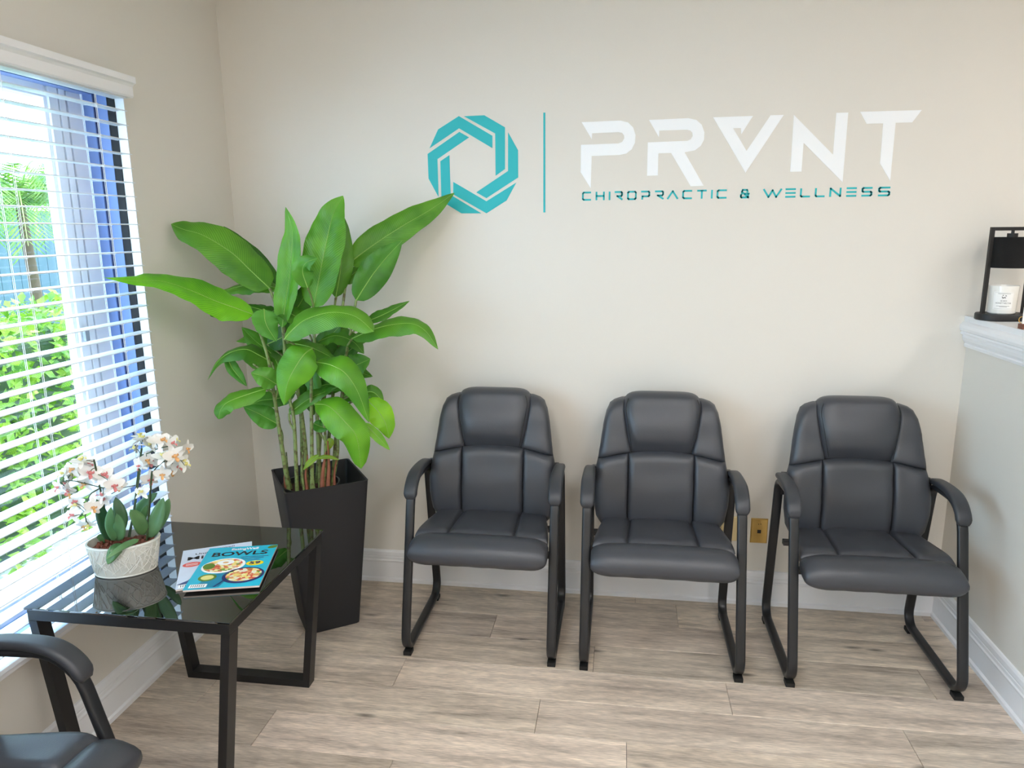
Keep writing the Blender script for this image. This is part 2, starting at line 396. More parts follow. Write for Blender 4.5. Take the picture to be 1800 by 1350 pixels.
# ------------------------------------------------------------------ window_1
win = empty('window_1', (0, (OY0 + OY1) / 2, OZ0), label='white sliding window with sky tinted inner frame behind the blinds', cat='window', kind='structure')
def wp(name, mt, a, b, bev=0.0, parent=win):
    o = MB().box(a, b, bev).build(name, mt, parent); o.location = -win.location; return o
# linings of the opening: white return, black gasket, channels with painted-in sky reflection, on every side
lin_x = [('return', 'trim_white', 0.0, -0.034, 0.004), ('gasket', 'gasket', -0.034, -0.062, 0.008), ('inner_frame', 'frame_sky_tint', -0.062, -0.098, 0.010),
         ('frame_groove', 'frame_sky_tint_dark', -0.098, -0.114, 0.006), ('inner_frame', 'frame_sky_tint', -0.114, -0.158, 0.012)]
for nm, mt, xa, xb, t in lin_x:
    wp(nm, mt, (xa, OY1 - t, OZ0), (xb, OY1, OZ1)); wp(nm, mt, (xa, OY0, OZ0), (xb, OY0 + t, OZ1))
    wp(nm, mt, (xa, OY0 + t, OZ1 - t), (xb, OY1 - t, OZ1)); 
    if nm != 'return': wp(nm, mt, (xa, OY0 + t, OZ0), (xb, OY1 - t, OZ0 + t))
# sill with nose
wp('sill', 'trim_white', (0.028, OY0 - 0.04, OZ0 - 0.022), (-0.05, OY1 + 0.02, OZ0 + 0.002), 0.004)
# white frame and sash stiles in the glass plane
for ya, yb, xa, xb, mt in ((-0.672, -0.752, -0.156, -0.196, 'vinyl_white'), (-0.752, -0.768, -0.166, -0.19, 'vinyl_grey'), (-0.768, -0.795, -0.150, -0.19, 'vinyl_white'),
                           (-0.795, -0.803, -0.162, -0.19, 'vinyl_grey'), (-0.803, -0.842, -0.150, -0.19, 'vinyl_white'), (-0.842, -0.856, -0.160, -0.19, 'vinyl_white')):
    wp('stile', mt, (xa, ya, OZ0), (xb, yb, OZ1), 0.002)
wp('stile', 'vinyl_white', (-0.150, OY0, OZ0), (-0.196, OY0 + 0.09, OZ1), 0.003)
wp('stile', 'vinyl_white', (-0.150, -2.30, OZ0), (-0.196, -2.22, OZ1), 0.003)
wp('rail', 'vinyl_white', (-0.152, OY0 + 0.09, OZ0), (-0.195, -0.858, OZ0 + 0.07), 0.003)
wp('rail', 'vinyl_white', (-0.152, OY0 + 0.09, OZ1 - 0.05), (-0.195, -0.858, OZ1), 0.003)
for ya, yb in ((-0.857, -2.22), (-2.30, OY0 + 0.09)):
    wp('pane', 'window_glass', (-0.176, yb, OZ0 + 0.07), (-0.18, ya, OZ1 - 0.05))
wp('sash_lock', 'vinyl_grey', (-0.148, -0.815, 1.28), (-0.135, -0.835, 1.33), 0.003)

# ------------------------------------------------------------------ blinds
BX0, BX1 = 0.003, 0.051; BYF, BYN = -0.735, -3.79  # near end follows the window's extended, unseen length
bl = empty('window_blind', (0.03, (BYF + BYN) / 2, 0.46), label='white horizontal slat window blind with moulded valance over the left window', cat='blind')
bl_off = -Vector(bl.location)
def bpart(mb, name, mt, smooth=None):
    o = mb.build(name, mt, bl, smooth); o.location = bl_off; return o
VAL = [(0.004, 2.104), (0.064, 2.104), (0.068, 2.109), (0.068, 2.138), (0.074, 2.146), (0.082, 2.150), (0.082, 2.170), (0.004, 2.170)]
bpart(MB().rings([[Vector((d, t, z)) for d, z in VAL] for t in (-0.716, BYN - 0.03)]), 'valance', 'trim_white')
ym = (BYF + BYN) / 2; hl = (BYF - BYN) / 2
sm = MB(); pr = []
for i in range(9):
    u = i / 8 * 2 - 1; pr.append((u * 0.0245, 0.0016 * (1 - u * u)))
ring = [(a, b + 0.0013) for a, b in pr] + [(a, b - 0.0013) for a, b in reversed(pr)]
sm.rings([[Vector((a, s * hl, b)) for a, b in ring] for s in (-1, 1)])
slat_me = sm.mesh('slat', 'slat')
nsl = 34
for i in range(nsl):
    z = 2.060 - i * 0.0472
    o = bpy.data.objects.new('slat', slat_me); col.objects.link(o); o.parent = bl
    o.location = Vector(((BX0 + BX1) / 2, ym, z)) + bl_off; o.rotation_euler = (0, R(1.5), 0)
zl = 2.060 - (nsl - 1) * 0.0472
bpart(MB().box((BX0, BYN, zl - 0.050), (BX1, BYF, zl - 0.034), 0.003), 'bottom_rail', 'slat')
bpart(MB().box((BX0, BYN, 2.100), (BX1, BYF, 2.14), 0.002), 'headrail', 'slat')
for yc in (-0.885, -1.255, -1.80, -2.35, -2.90, -3.45):
    mb = MB()
    for x in (BX0 - 0.001, BX1 + 0.001):
        mb.tube([(x, yc, 2.09), (x, yc, zl - 0.04)], 0.0010, 5); mb.tube([(x, yc - 0.006, 2.09), (x, yc - 0.006, zl - 0.04)], 0.0007, 4)
    for i in range(nsl):
        z = 2.057 - i * 0.0472; mb.tube([(BX0, yc, z), (BX1, yc, z - 0.001)], 0.0007, 4)
        mb.tube([(BX1 + 0.001, yc, z + 0.006), (BX1 + 0.004, yc + 0.004, z + 0.002), (BX1 + 0.001, yc, z - 0.002)], 0.0008, 4)
    bpart(mb, 'ladder_cord', 'cord')

# ------------------------------------------------------------------ ceiling lamps
def ceiling_lamp(x, y, lx, ly, label):
    r = empty('ceiling_light', (x, y, CEIL), label=label, cat='ceiling light', group='ceiling panel lights')
    mb = MB(); t = 0.03
    for a, b in (((-lx, -ly), (lx, -ly + t)), ((-lx, ly - t), (lx, ly)), ((-lx, -ly + t), (-lx + t, ly - t)), ((lx - t, -ly + t), (lx, ly - t))):
        mb.box((a[0], a[1], -0.025), (b[0], b[1], 0))
    mb.build('frame', 'trim_white', r)
    MB().box((-lx + t, -ly + t, -0.012), (lx - t, ly - t, -0.004)).build('diffuser', 'lamp_diffuser', r)
ceiling_lamp(1.15, -3.0, 0.3, 0.6, 'added ceiling panel light nearest the window')  # extra lamp on the left, added to even out the room light
ceiling_lamp(2.75, -2.85, 0.3, 0.6, 'ceiling panel light nearest the wall lettering')
ceiling_lamp(0.95, -4.5, 0.3, 0.6, 'added ceiling panel light behind the viewpoint on the window side')  # unseen lamp added behind the camera for more even light
ceiling_lamp(2.45, -4.5, 0.3, 0.6, 'added ceiling panel light behind the viewpoint on the half wall side')  # second unseen lamp added behind the camera for the same fill
ceiling_lamp(4.6, -1.6, 0.3, 0.6, 'ceiling panel light beyond the half wall near the back wall')
ceiling_lamp(4.6, -4.0, 0.3, 0.6, 'added ceiling panel light beyond the half wall far from the back wall')  # unseen lamp added to light the left wall more evenly

# ------------------------------------------------------------------ wall sign
def wall_poly(name, pts, mt, parent, th=0.0016):
    p = [Vector(on(a, b, 1, 0.0)) for a, b in pts]
    p = [Vector((q.x, -0.0002, q.z)) - parent.location for q in p]
    return MB().prism(p, (0, -th, 0)).build(name, mt, parent)
def c6(*P): return [(690 + x / 3.5294, 180 + y / 3.5273) for x, y in P]
def c7(*P): return [(1000 + x / 2.8125, 180 + y / 2.8125) for x, y in P]
em = empty('wall_emblem', on(831, 290, 1, 0), label='teal interlocking polygon emblem on the back wall', cat='wall sign')
for P in ([(230, 285), (283, 168), (412, 85), (620, 207), (620, 284), (413, 161)],
          [(443, 86), (570, 80), (698, 155), (698, 413), (640, 455), (637, 193)],
          [(717, 185), (779, 297), (780, 465), (583, 594), (520, 558), (717, 425)],
          [(768, 497), (708, 608), (583, 688), (377, 570), (377, 493), (583, 613)],
          [(552, 688), (428, 688), (304, 612), (297, 365), (353, 327), (361, 573)],
          [(286, 587), (224, 472), (218, 320), (415, 183), (475, 217), (279, 352)]):
    wall_poly('emblem_band', c6(*P), 'teal', em)
dv = empty('divider_line', on(957, 373, 1, 0), label='thin vertical teal line between emblem and lettering', cat='wall sign')
wall_poly('strip', [(955.2, 198), (958.6, 198), (958.6, 373.5), (955.2, 373.5)], 'teal', dv)
wm = empty('wordmark', on(1300, 330, 1, 0), label='large white angular lettering PRVNT on the back wall', cat='wall sign')
letters = [
 [(63, 98), (255, 90), (292, 99), (318, 124), (330, 162), (327, 200), (311, 232), (284, 253), (250, 260), (113, 265), (108, 425), (58, 345), (60, 210), (245, 203), (263, 196), (274, 178), (273, 164), (263, 151), (245, 147), (115, 153), (113, 182)],
 [(396, 87), (590, 78), (630, 87), (657, 111), (670, 148), (668, 185), (652, 215), (623, 237), (572, 247), (666, 412), (602, 415), (505, 250), (443, 252), (440, 361), (386, 363), (390, 198), (585, 190), (602, 183), (612, 166), (610, 150), (600, 139), (583, 135), (447, 140), (445, 172)],
 [(713, 74), (910, 67), (852, 158), (850, 127), (812, 128), (878, 240), (997, 64), (1062, 62), (873, 348)],
 [(1112, 62), (1305, 258), (1322, 52), (1381, 50), (1353, 395), (1160, 200), (1150, 342), (1094, 343)],
 [(1440, 47), (1744, 38), (1697, 99), (1615, 101), (1588, 388), (1538, 302), (1553, 104), (1471, 106)]]
for P in letters: wall_poly('letter', c7(*P), 'sign_white', wm)
tg = empty('tagline', on(1290, 350, 1, 0), label='small teal lettering CHIROPRACTIC & WELLNESS below the white letters', cat='wall sign')
ST = {'C': [[(1, 1), (.12, 1), (0, .88), (0, .12), (.12, 0), (1, 0)]], 'H': [[(0, 1), (0, 0)], [(1, 1), (1, 0)], [(0, .5), (1, .5)]], 'I': [[(0, 1), (0, 0)]],
      'R': [[(0, 1), (.9, 1), (1, .88), (1, .6), (.9, .45), (.3, .45), (1, 0)]], 'O': [[(.1, 1), (.9, 1), (1, .88), (1, .12), (.9, 0), (.1, 0), (0, .12), (0, .88), (.1, 1)]],
      'P': [[(0, 1), (.9, 1), (1, .88), (1, .5), (.9, .36), (.1, .36), (.1, 0)]], 'A': [[(0, 0), (.5, 1), (1, 0)]], 'T': [[(0, 1), (1, 1)], [(.5, 1), (.5, 0)]],
      '&': [[(.95, 0), (.1, .75), (.2, 1), (.75, 1), (.8, .75)], [(.1, .5), (0, .3), (0, .1), (.1, 0), (.9, 0), (.9, .45)], [(.5, .5), (1, .5)]],
      'W': [[(0, 1), (.28, 0), (.5, .9), (.72, 0), (1, 1)]], 'E': [[(0, 1), (1, 1)], [(0, .5), (1, .5)], [(0, 0), (1, 0)]], 'L': [[(0, 1), (0, .1), (.1, 0), (1, 0)]],
      'N': [[(0, 0), (0, 1), (1, 0), (1, 1)]], 'S': [[(1, 1), (.1, 1), (0, .88), (0, .6), (.1, .5), (.9, .5), (1, .4), (1, .12), (.9, 0), (0, 0)]]}
spans = [('C', 65, 113), ('H', 136, 183), ('I', 204, 212), ('R', 233, 277), ('O', 299, 348), ('P', 369, 417), ('R', 440, 487), ('A', 503, 560), ('C', 580, 630), ('T', 653, 703), ('I', 724, 732), ('C', 752, 803), ('&', 868, 916),
         ('W', 980, 1073), ('E', 1088, 1140), ('L', 1160, 1210), ('L', 1231, 1280), ('N', 1301, 1357), ('E', 1380, 1430), ('S', 1452, 1504), ('S', 1530, 1587)]
A0 = on(*c7((65, 486))[0], 1, 0); A1 = on(*c7((1587, 455))[0], 1, 0); B0 = on(*c7((65, 450))[0], 1, 0)
sc = (A1.x - A0.x) / (1587 - 65); zb = (A0.z + A1.z) / 2; hh = abs(B0.z - A0.z); sw = 0.0068
for ch, a, b in spans:
    mb = MB(); x0 = A0.x + (a - 65) * sc + sw / 2; w = (b - a) * sc - sw
    for stroke in ST[ch]:
        for (p, q) in zip(stroke, stroke[1:]):
            P = Vector((x0 + p[0] * w, 0, zb + p[1] * hh)); Q = Vector((x0 + q[0] * w, 0, zb + q[1] * hh))
            d = (Q - P).normalized(); n = Vector((-d.z, 0, d.x)); P = P - d * sw * 0.36; Q = Q + d * sw * 0.36
            off = Vector((0, -0.0002, 0)) - Vector(tg.location)
            mb.prism([P + n * sw / 2 + off, Q + n * sw / 2 + off, Q - n * sw / 2 + off, P - n * sw / 2 + off], (0, -0.0016, 0))
    o = mb.build('letter', 'teal', tg)

# ------------------------------------------------------------------ outlet plates
def plate(xa, xb, za, zb_, mt, label, jack):
    r = empty('wall_plate', ((xa + xb) / 2, 0, za), label=label, cat='wall plate', group='metal wall plates between the chairs')
    w = xb - xa; h = zb_ - za
    mb = MB(); mb.rings([[Vector((sx * a, -d, h / 2 + sz * c)) for sx, sz in ((-1, -1), (1, -1), (1, 1), (-1, 1))] for a, c, d in ((w / 2, h / 2, 0.0), (w / 2, h / 2, 0.002), (w / 2 - 0.004, h / 2 - 0.004, 0.006))])
    mb.build('plate', mt, r)
    if jack:
        MB().box((-0.008, -0.0065, h * .48 - 0.008), (0.008, -0.004, h * .48 + 0.008), 0.001).build('jack', 'socket_black', r)
    for z in (h * .13, h * .86):
        MB().lathe([(0.0035, 0), (0.0035, 0.0015), (0.002, 0.002)], 12, M=Matrix.Translation((0.002, -0.0055, z)) @ Matrix.Rotation(R(90), 4, 'X')).build('screw', 'brass_pale' if not jack else 'brass', r)
    for z, x in (((h * .78, -0.004), (h * .79, 0.005)) if jack else ()):
        MB().lathe([(0.002, 0), (0.002, 0.001)], 10, M=Matrix.Translation((x, -0.0055, z)) @ Matrix.Rotation(R(90), 4, 'X')).build('mark', 'socket_black', r)
zt = on(1332, 911, 1, 0).z; zb0 = on(1332, 954, 1, 0).z
xl = on(1319.3, 930, 1, 0).x; xr2 = on(1296, 930, 1, 0).x
plate(xl, xl + 0.072, zb0, zt, 'brass', 'brass wall plate with one black jack beside the third chair', True)
plate(xr2 - 0.072, xr2, zb0 + 0.004, zt + 0.004, 'brass_pale', 'pale brass blank wall plate half hidden behind the middle chair', False)

# ------------------------------------------------------------------ guest chair
def path_fillet(P, rad, n=7):
    out = []; m = len(P)
    for i in range(m):
        a, b, c = Vector(P[i - 1]), Vector(P[i]), Vector(P[(i + 1) % m]); u = (a - b).normalized(); v = (c - b).normalized()
        ang = u.angle(v); d = rad[i] / math.tan(ang / 2); p0 = b + u * d; p1 = b + v * d
        cen = b + (u + v).normalized() * (rad[i] / math.sin(ang / 2))
        a0 = p0 - cen; a1 = p1 - cen
        for k in range(n + 1):
            t = k / n; om = a0.angle(a1)
            out.append(cen + (a0 * math.sin((1 - t) * om) + a1 * math.sin(t * om)) / math.sin(om))
    return out
def rrect(w, h, r, n=3):
    out = []
    for cx, cy, a0 in ((w / 2 - r, h / 2 - r, 0), (-w / 2 + r, h / 2 - r, 90), (-w / 2 + r, -h / 2 + r, 180), (w / 2 - r, -h / 2 + r, 270)):
        for k in range(n + 1): a = R(a0 + 90 * k / n); out.append((cx + r * math.cos(a), cy + r * math.sin(a)))
    return out
def sweep_yz(pts, x, prof, closed):
    rings = []; m = len(pts)
    for i in range(m):
        t = (pts[(i + 1) % m if closed else min(i + 1, m - 1)] - pts[i - 1 if closed or i else 0]).normalized()
        n = Vector((0, -t.y, t.x)) if len(t) == 2 else Vector((0, -t.z, t.y))
        P = Vector((x, pts[i].x, pts[i].y)) if len(pts[i]) == 2 else Vector((x, pts[i].y, pts[i].z))
        pr_ = prof(i) if callable(prof) else prof
        rings.append([P + Vector((1, 0, 0)) * a + n * b for a, b in pr_])
    return rings

def pf(t, p=4.0):                      # cushion profile: flat in the middle, falling to zero at the seam
    u = abs(2 * t - 1); return max(0.0, 1 - u ** p) ** 0.55
# backrest geometry in chair space: x across, z up, y the depth (front = -y)
HW = [(0.425, 0.215), (0.45, 0.243), (0.49, 0.262), (0.56, 0.272), (0.62, 0.273), (0.68, 0.266), (0.74, 0.254), (0.80, 0.246), (0.86, 0.238), (0.91, 0.228), (0.945, 0.213), (0.962, 0.190), (0.970, 0.15)]
BY = [(0.42, 0.137), (0.50, 0.127), (0.60, 0.132), (0.72, 0.157), (0.85, 0.192), (0.98, 0.230)]
def by(z): return interp(BY, z)
def back_y(x, z): return by(z) - 0.10 * x * x * 2.2      # slight wrap forward at the sides
def seam_z(x): return 0.762 - 0.55 * x * x               # arched seam between lumbar and head part
CXS = 0.132
def pa(t, p0, p1): return pf(t, p0 if t < 0.5 else p1)
def patch(L_, R_, B_, T_, bulge, n=18, m=18, px_=(12, 12), pz=(5, 12), wr=0.0):
    g = []
    for j in range(m + 1):
        row = []; t = j / m; t = 0.5 - 0.5 * math.cos(math.pi * t)
        for i in range(n + 1):
            s = i / n; s = 0.5 - 0.5 * math.cos(math.pi * s)
            zmid = None
            z = B_(0) + (T_(0) - B_(0)) * t
            for _ in range(3):
                x = L_(z) + (R_(z) - L_(z)) * s; z = B_(x) + (T_(x) - B_(x)) * t
            x = L_(z) + (R_(z) - L_(z)) * s
            k = pa(s, *px_) * pa(t, *pz)
            rec = 0.003 + 0.019 * min(1, abs(x) / interp(HW, z)) ** 10 + (0.010 * (1 - t) ** 6 if pz[0] <= 5 else 0) + (0.014 * t ** 8 if pz[1] <= 5 else 0)
            yy = back_y(x, z) + rec - (bulge + rec) * k + wr * k * (math.sin(x * 37 + z * 21) * 0.5 + math.sin(z * 49 - x * 15) * 0.5)
            row.append(Vector((x, yy, z)))
        g.append(row)
    return MB().grid(g)

def make_chair():
    root = empty('guest_chair')
    prof = rrect(0.036, 0.020, 0.008)
    for s in (-1, 1):
        P = [(-0.257, 0.026), (0.262, 0.026), (0.165, 0.668), (-0.086, 0.680)]
        pts = path_fillet([Vector((a, b)).to_3d() for a, b in P], [0.055, 0.055, 0.06, 0.12])
        pts = [Vector((p.x, p.y)) for p in pts]
        fr = MB().rings(sweep_yz(pts, s * 0.287, prof, True), closed=True).build('side_frame', 'black_metal', root, 40)
        # arm pad over the top and round the front bend
        ctr = catmull([Vector((0.172, 0.682, 0)), Vector((0.09, 0.694, 0)), Vector((0.0, 0.695, 0)), Vector((-0.055, 0.682, 0)), Vector((-0.094, 0.652, 0)), Vector((-0.116, 0.612, 0))], 22)
        ctr = [Vector((p.x, p.y)) for p in ctr]
        def ap(i):
            t = i / 22; e = min(1, (0.22 + t * 14) if t < .06 else 1, ((1 - t) * 9) ** 0.5 + 0.1 if t > .88 else 1)
            return rrect((0.042 + 0.012 * min(1, t * 2)) * (0.55 + 0.45 * e), max(0.008, 0.026 * e), max(0.003, 0.0115 * e), 4)
        MB().rings(sweep_yz(ctr, s * 0.287, ap, False)).build('arm_pad', 'arm_pad', root, 60)
        for yy in (-0.216, 0.226):
            MB().box((s * 0.287 - 0.016, yy - 0.020, 0.0), (s * 0.287 + 0.016, yy + 0.020, 0.0168), 0.002).build('foot', 'black_rubber', root)
        # backrest bracket
        MB().box((s * 0.250, 0.160, 0.60), (s * 0.280, 0.186, 0.69), 0.004).build('bracket', 'black_metal', root)
    # cross bars below the seat
    for yy in (-0.13, 0.12):
        MB().box((-0.268, yy - 0.014, 0.405), (0.268, yy + 0.014, 0.425), 0.003).build('cross_bar', 'black_metal', root)
    # backrest: shell + panels
    zs = [0.425 + (0.970 - 0.425) * i / 30 for i in range(31)]
    rings = []
    for z in zs:
        h = interp(HW, z); N_ = 24; r = []
        for i in range(N_ + 1):
            x = -h + 2 * h * i / N_; r.append(Vector((x * 0.985, back_y(x, z) + 0.022, z)))
        e = min(1, (z - 0.425) / 0.03 + .4, (0.970 - z) / 0.02 + .35)
        for i in range(N_ + 1):
            x = h - 2 * h * i / N_; u = abs(x / h); r.append(Vector((x * 0.985, back_y(x, z) + 0.024 + 0.052 * e * max(0, 1 - u ** 4) ** 0.5 + 0.010, z)))
        rings.append(r)
    shell = MB().rings(rings).build('backrest', 'leather', root, 60)
    hl_ = lambda z: -interp(HW, z); hr_ = lambda z: interp(HW, z)
    bot = lambda x: 0.428 + 0.35 * max(0, abs(x) - 0.19) ** 1.4
    # lumbar: three panels
    patch(hl_, lambda z: -CXS, bot, seam_z, 0.024, px_=(3, 14), wr=0.002).build('lumbar_panel', 'leather', root, 70)
    patch(lambda z: -CXS, lambda z: CXS, bot, seam_z, 0.026, px_=(16, 16), wr=0.0015).build('lumbar_panel', 'leather', root, 70)
    patch(lambda z: CXS, hr_, bot, seam_z, 0.024, px_=(14, 3), wr=0.002).build('lumbar_panel', 'leather', root, 70)
    topw = lambda x: 0.968 - 3.2 * max(0, abs(x) - 0.165) ** 2
    hp = lambda z: 0.128 + (min(z, 0.93) - 0.755) * 0.175 - 1.6 * max(0, z - 0.945) ** 1.5
    patch(hl_, lambda z: -hp(z) + 0.006, seam_z, topw, 0.020, px_=(3, 12), pz=(12, 5), wr=0.002).build('shoulder_panel', 'leather', root, 70)
    patch(lambda z: hp(z) - 0.006, hr_, seam_z, topw, 0.020, px_=(12, 3), pz=(12, 5), wr=0.002).build('shoulder_panel', 'leather', root, 70)
    # head pillow, proud, rolled over the top edge
    g = []; n, m_ = 20, 22
    for j in range(m_ + 1):
        t = j / m_; row = []
        for i in range(n + 1):
            s = i / n; s = 0.5 - 0.5 * math.cos(math.pi * s); u = 2 * s - 1
            # profile from lower seam up the front, over the top and down the back
            if t < 0.72:
                q = t / 0.72; z = 0.757 + 0.215 * q; yb_ = by(z) + 0.004 - (0.046 * (math.sin(min(1, q * 2.6) * 1.5708)) + 0.010 * math.sin(q * 3.14))
            else:
                a = (t - 0.72) / 0.28 * R(178); z = 0.972 + 0.024 * math.sin(a); yb_ = by(0.972) + 0.004 - 0.046 + 0.052 * (1 - math.cos(a))
            k = max(0, 1 - abs(u) ** 7) ** 0.5
            x = u * (hp(min(z, 0.985)) + 0.004); zz = z
            yy = (by(min(z, .985)) + 0.020) + (yb_ - by(min(z, .985)) - 0.020) * k
            if t < 0.72: zz = z - 0.0 * k
            else: zz = 0.972 + (z - 0.972) * (0.2 + 0.8 * k)
            zz += -0.010 * (u ** 6) if t > .6 else -0.20 * x * x * (1 - t / .6)
            row.append(Vector((x, yy - 0.10 * x * x, zz)))
        g.append(row)
    hd = MB().grid(g).build('headrest', 'leather', root, 70)
    for s in (-1, 1):
        L_ = []; mb = MB()
        for j in range(13):
            z = 0.775 + 0.20 * j / 12; x = s * (hp(z) - 0.013); L_.append((x, by(z) - 0.10 * x * x - 0.044 - 0.006 * math.sin((z - .757) / .215 * 3.14) + 0.0035, z))
        mb.tube(L_, 0.0012, 5).build('stitching', 'leather_seam', hd)
    # seat: underside board, body, three rear panels, front roll
    SW = [(-0.30, 0.262), (-0.20, 0.266), (-0.10, 0.262), (0.0, 0.250), (0.10, 0.235), (0.16, 0.220)]
    def sw_(y): return interp(SW, y)
    def sz(x, y): return 0.484 + (-y + 0.13) * 0.05 - 0.10 * x * x
    MB().box((-0.235, -0.215, 0.405), (0.235, 0.15, 0.43), 0.006).build('seat_pan', 'black_metal', root)
    rings = []
    for j in range(15):
        y = -0.17 + 0.33 * j / 14; h = sw_(y); r = []
        for k in range(28):
            a = 6.28318 * k / 28; ca, sa = math.cos(a), math.sin(a)
            x = h * math.copysign(abs(ca) ** 0.45, ca); zc = math.copysign(abs(sa) ** 0.6, sa)
            r.append(Vector((x, y, 0.446 + zc * 0.030 + (sz(0, y) - 0.484) * .8)))
        rings.append(r)
    MB().rings(rings).build('seat', 'leather', root, 60)
    def seat_patch(xl_, xr_, name):
        g = []
        for j in range(17):
            t = 0.5 - 0.5 * math.cos(math.pi * j / 16); y = -0.148 + 0.31 * t; row = []
            for i in range(15):
                s = 0.5 - 0.5 * math.cos(math.pi * i / 14); x = xl_(y) + (xr_(y) - xl_(y)) * s
                k = pf(s, 12) * pf(t, 10); row.append(Vector((x, y, sz(x, y) - 0.020 + 0.027 * k + 0.0012 * k * math.sin(x * 40 + y * 33))))
            g.append(row)
        MB().grid(g).build(name, 'leather', root, 70)
    cs = lambda y: 0.132 - 0.12 * (y - (-0.1)) * 0.3
    seat_patch(lambda y: -sw_(y), lambda y: -cs(y), 'seat_panel'); seat_patch(lambda y: -cs(y), cs, 'seat_panel'); seat_patch(cs, sw_, 'seat_panel')
    # waterfall front roll: cross-section swept across, rounded ends
    sec = [(-0.136, 0.462), (-0.142, 0.484), (-0.160, 0.500), (-0.190, 0.507), (-0.222, 0.502), (-0.250, 0.486), (-0.268, 0.458), (-0.270, 0.430), (-0.258, 0.408), (-0.235, 0.398), (-0.19, 0.400), (-0.15, 0.415)]
    cy_, cz_ = -0.2, 0.452; rings = []
    for i in range(33):
        u = -1 + 2 * i / 32; x = 0.267 * math.copysign(1 - (1 - abs(u)) ** 1.6, u) ; e = max(0.0, 1 - abs(x / 0.268) ** 9) ** 0.5
        e = max(e, 0.05); sag = -0.10 * x * x
        rings.append([Vector((x, cy_ + (a - cy_) * (0.80 + 0.20 * e) + 0.10 * x * x * (1 if a < cy_ else 0) , cz_ + (b - cz_) * (0.25 + 0.75 * e) + sag + 0.0008 * math.sin(x * 60 + b * 40))) for a, b in sec])
    MB().rings(rings).build('seat_roll', 'leather', root, 60)
    return root
chair = make_chair()
GR = 'black padded guest chairs'
YC = -0.378
spots = [(1.2045, YC, 0, 'black leather guest chair nearest the tall potted plant'), (1.9035, YC - 0.006, 0, 'black leather guest chair in the middle of the wall row'),
         (2.660, YC - 0.010, 0, 'black leather guest chair beside the white half wall'), (0.372, -2.030, R(90), 'black leather guest chair cut off at lower left beside the glass table')]
for i, (x, y, rz, lb) in enumerate(spots):
    c = chair if i == 0 else copy_tree(chair)
    c.location = (x, y, 0); c.rotation_euler = (0, 0, rz); tag(c, lb, 'chair', GR)

# ------------------------------------------------------------------ glass side table
TZ = 0.608
tx0, tx1, ty0, ty1 = 0.058, 0.690, -1.455, -0.814
tb = empty('side_table', ((tx0 + tx1) / 2, (ty0 + ty1) / 2, 0), label='square black glass side table with flat metal loop legs beside the window', cat='table')
hw, hd_ = (tx1 - tx0) / 2, (ty1 - ty0) / 2
MB().box((-hw, -hd_, TZ - 0.006), (hw, hd_, TZ), 0.0015).build('glass_top', 'black_glass', tb)
ft = 0.034
for nm, a, b in (('apron', (-hw + .006, -hd_ + .004, 0), (hw - .006, -hd_ + .004 + 0.022, 0)), ('apron', (-hw + .006, hd_ - .026, 0), (hw - .006, hd_ - .004, 0)),
                 ('apron', (-hw + .006, -hd_ + .026, 0), (-hw + .03, hd_ - .026, 0)), ('apron', (hw - .03, -hd_ + .026, 0), (hw - .006, hd_ - .026, 0))):
    MB().box((a[0], a[1], TZ - 0.006 - ft), (b[0], b[1], TZ - 0.0062), 0.001).build(nm, 'table_metal', tb)
lean = 0.068; lz = TZ - 0.006 - 0.001
for sy in (-1, 1):
    ya, yb_ = (-hd_ + .004, -hd_ + .050) if sy < 0 else (hd_ - .050, hd_ - .004)
    for sx in (-1, 1):
        xt = sx * (hw - .006); xb = sx * (hw - .006 - lean); w = -sx * 0.026
        poly = [Vector((xt, ya, TZ - 0.041)), Vector((xb, ya, 0.0)), Vector((xb + w, ya, 0.0)), Vector((xt + w, ya, TZ - 0.041))]
        MB().prism(poly, (0, yb_ - ya, 0)).build('leg', 'table_metal', tb)
    MB().box((-hw + .006 + lean + 0.022, ya, 0.0), (hw - .006 - lean - 0.022, yb_, 0.028), 0.001).build('runner', 'table_metal', tb)

# ------------------------------------------------------------------ magazines
def magazine(BL, ang, w, h, z, th, label, grp):
    r = empty('magazine', (BL.x, BL.y, z), ang, label=label, cat='magazine', group=grp); return r
B2 = on(309, 1040, 2, TZ); C2 = on(437, 953, 2, TZ); 
mg2 = magazine(B2, R(28.0), 0.215, 0.285, TZ + 0.0004, 0.006, 'white and pale blue magazine lying under the turquoise one', 'magazines on the side table')
MB().box((0, 0, 0), (0.215, 0.285, 0.0055), 0.0006).build('pages', 'pages', mg2)
cv = MB().box((-0.0008, -0.0008, 0.0055), (0.2158, 0.2858, 0.0062)).build('cover', 'cover_soft', mg2)
I4 = Matrix.Identity(4); TR = Matrix.Translation
def disc(name, mt, parent, x, y, rx, ry, z, rot=0):
    MB().prism([Vector((x + rx * math.cos(a) * math.cos(rot) - ry * math.sin(a) * math.sin(rot), y + rx * math.cos(a) * math.sin(rot) + ry * math.sin(a) * math.cos(rot), z)) for a in [6.28318 * k / 28 for k in range(28)]], (0, 0, 0.0001)).build(name, mt, parent)
def quad(name, mt, parent, P, z): MB().prism([Vector((a, b, z)) for a, b in P], (0, 0, 0.0001)).build(name, mt, parent)
zc = 0.0063
text_mesh('title', 'verywell', 0.012, 'shade_navy', cv, TR((0.085, 0.262, zc)), 0.01, width=0.075)
text_mesh('title', 'Understanding', 0.013, 'ink', cv, TR((0.04, 0.236, zc)), 0.01, width=0.135)
text_mesh('title', 'Migraine', 0.026, 'ink', cv, TR((0.018, 0.200, zc)), 0.018, width=0.18)
disc('badge', 'print_red', cv, 0.034, 0.165, 0.028, 0.018, zc)
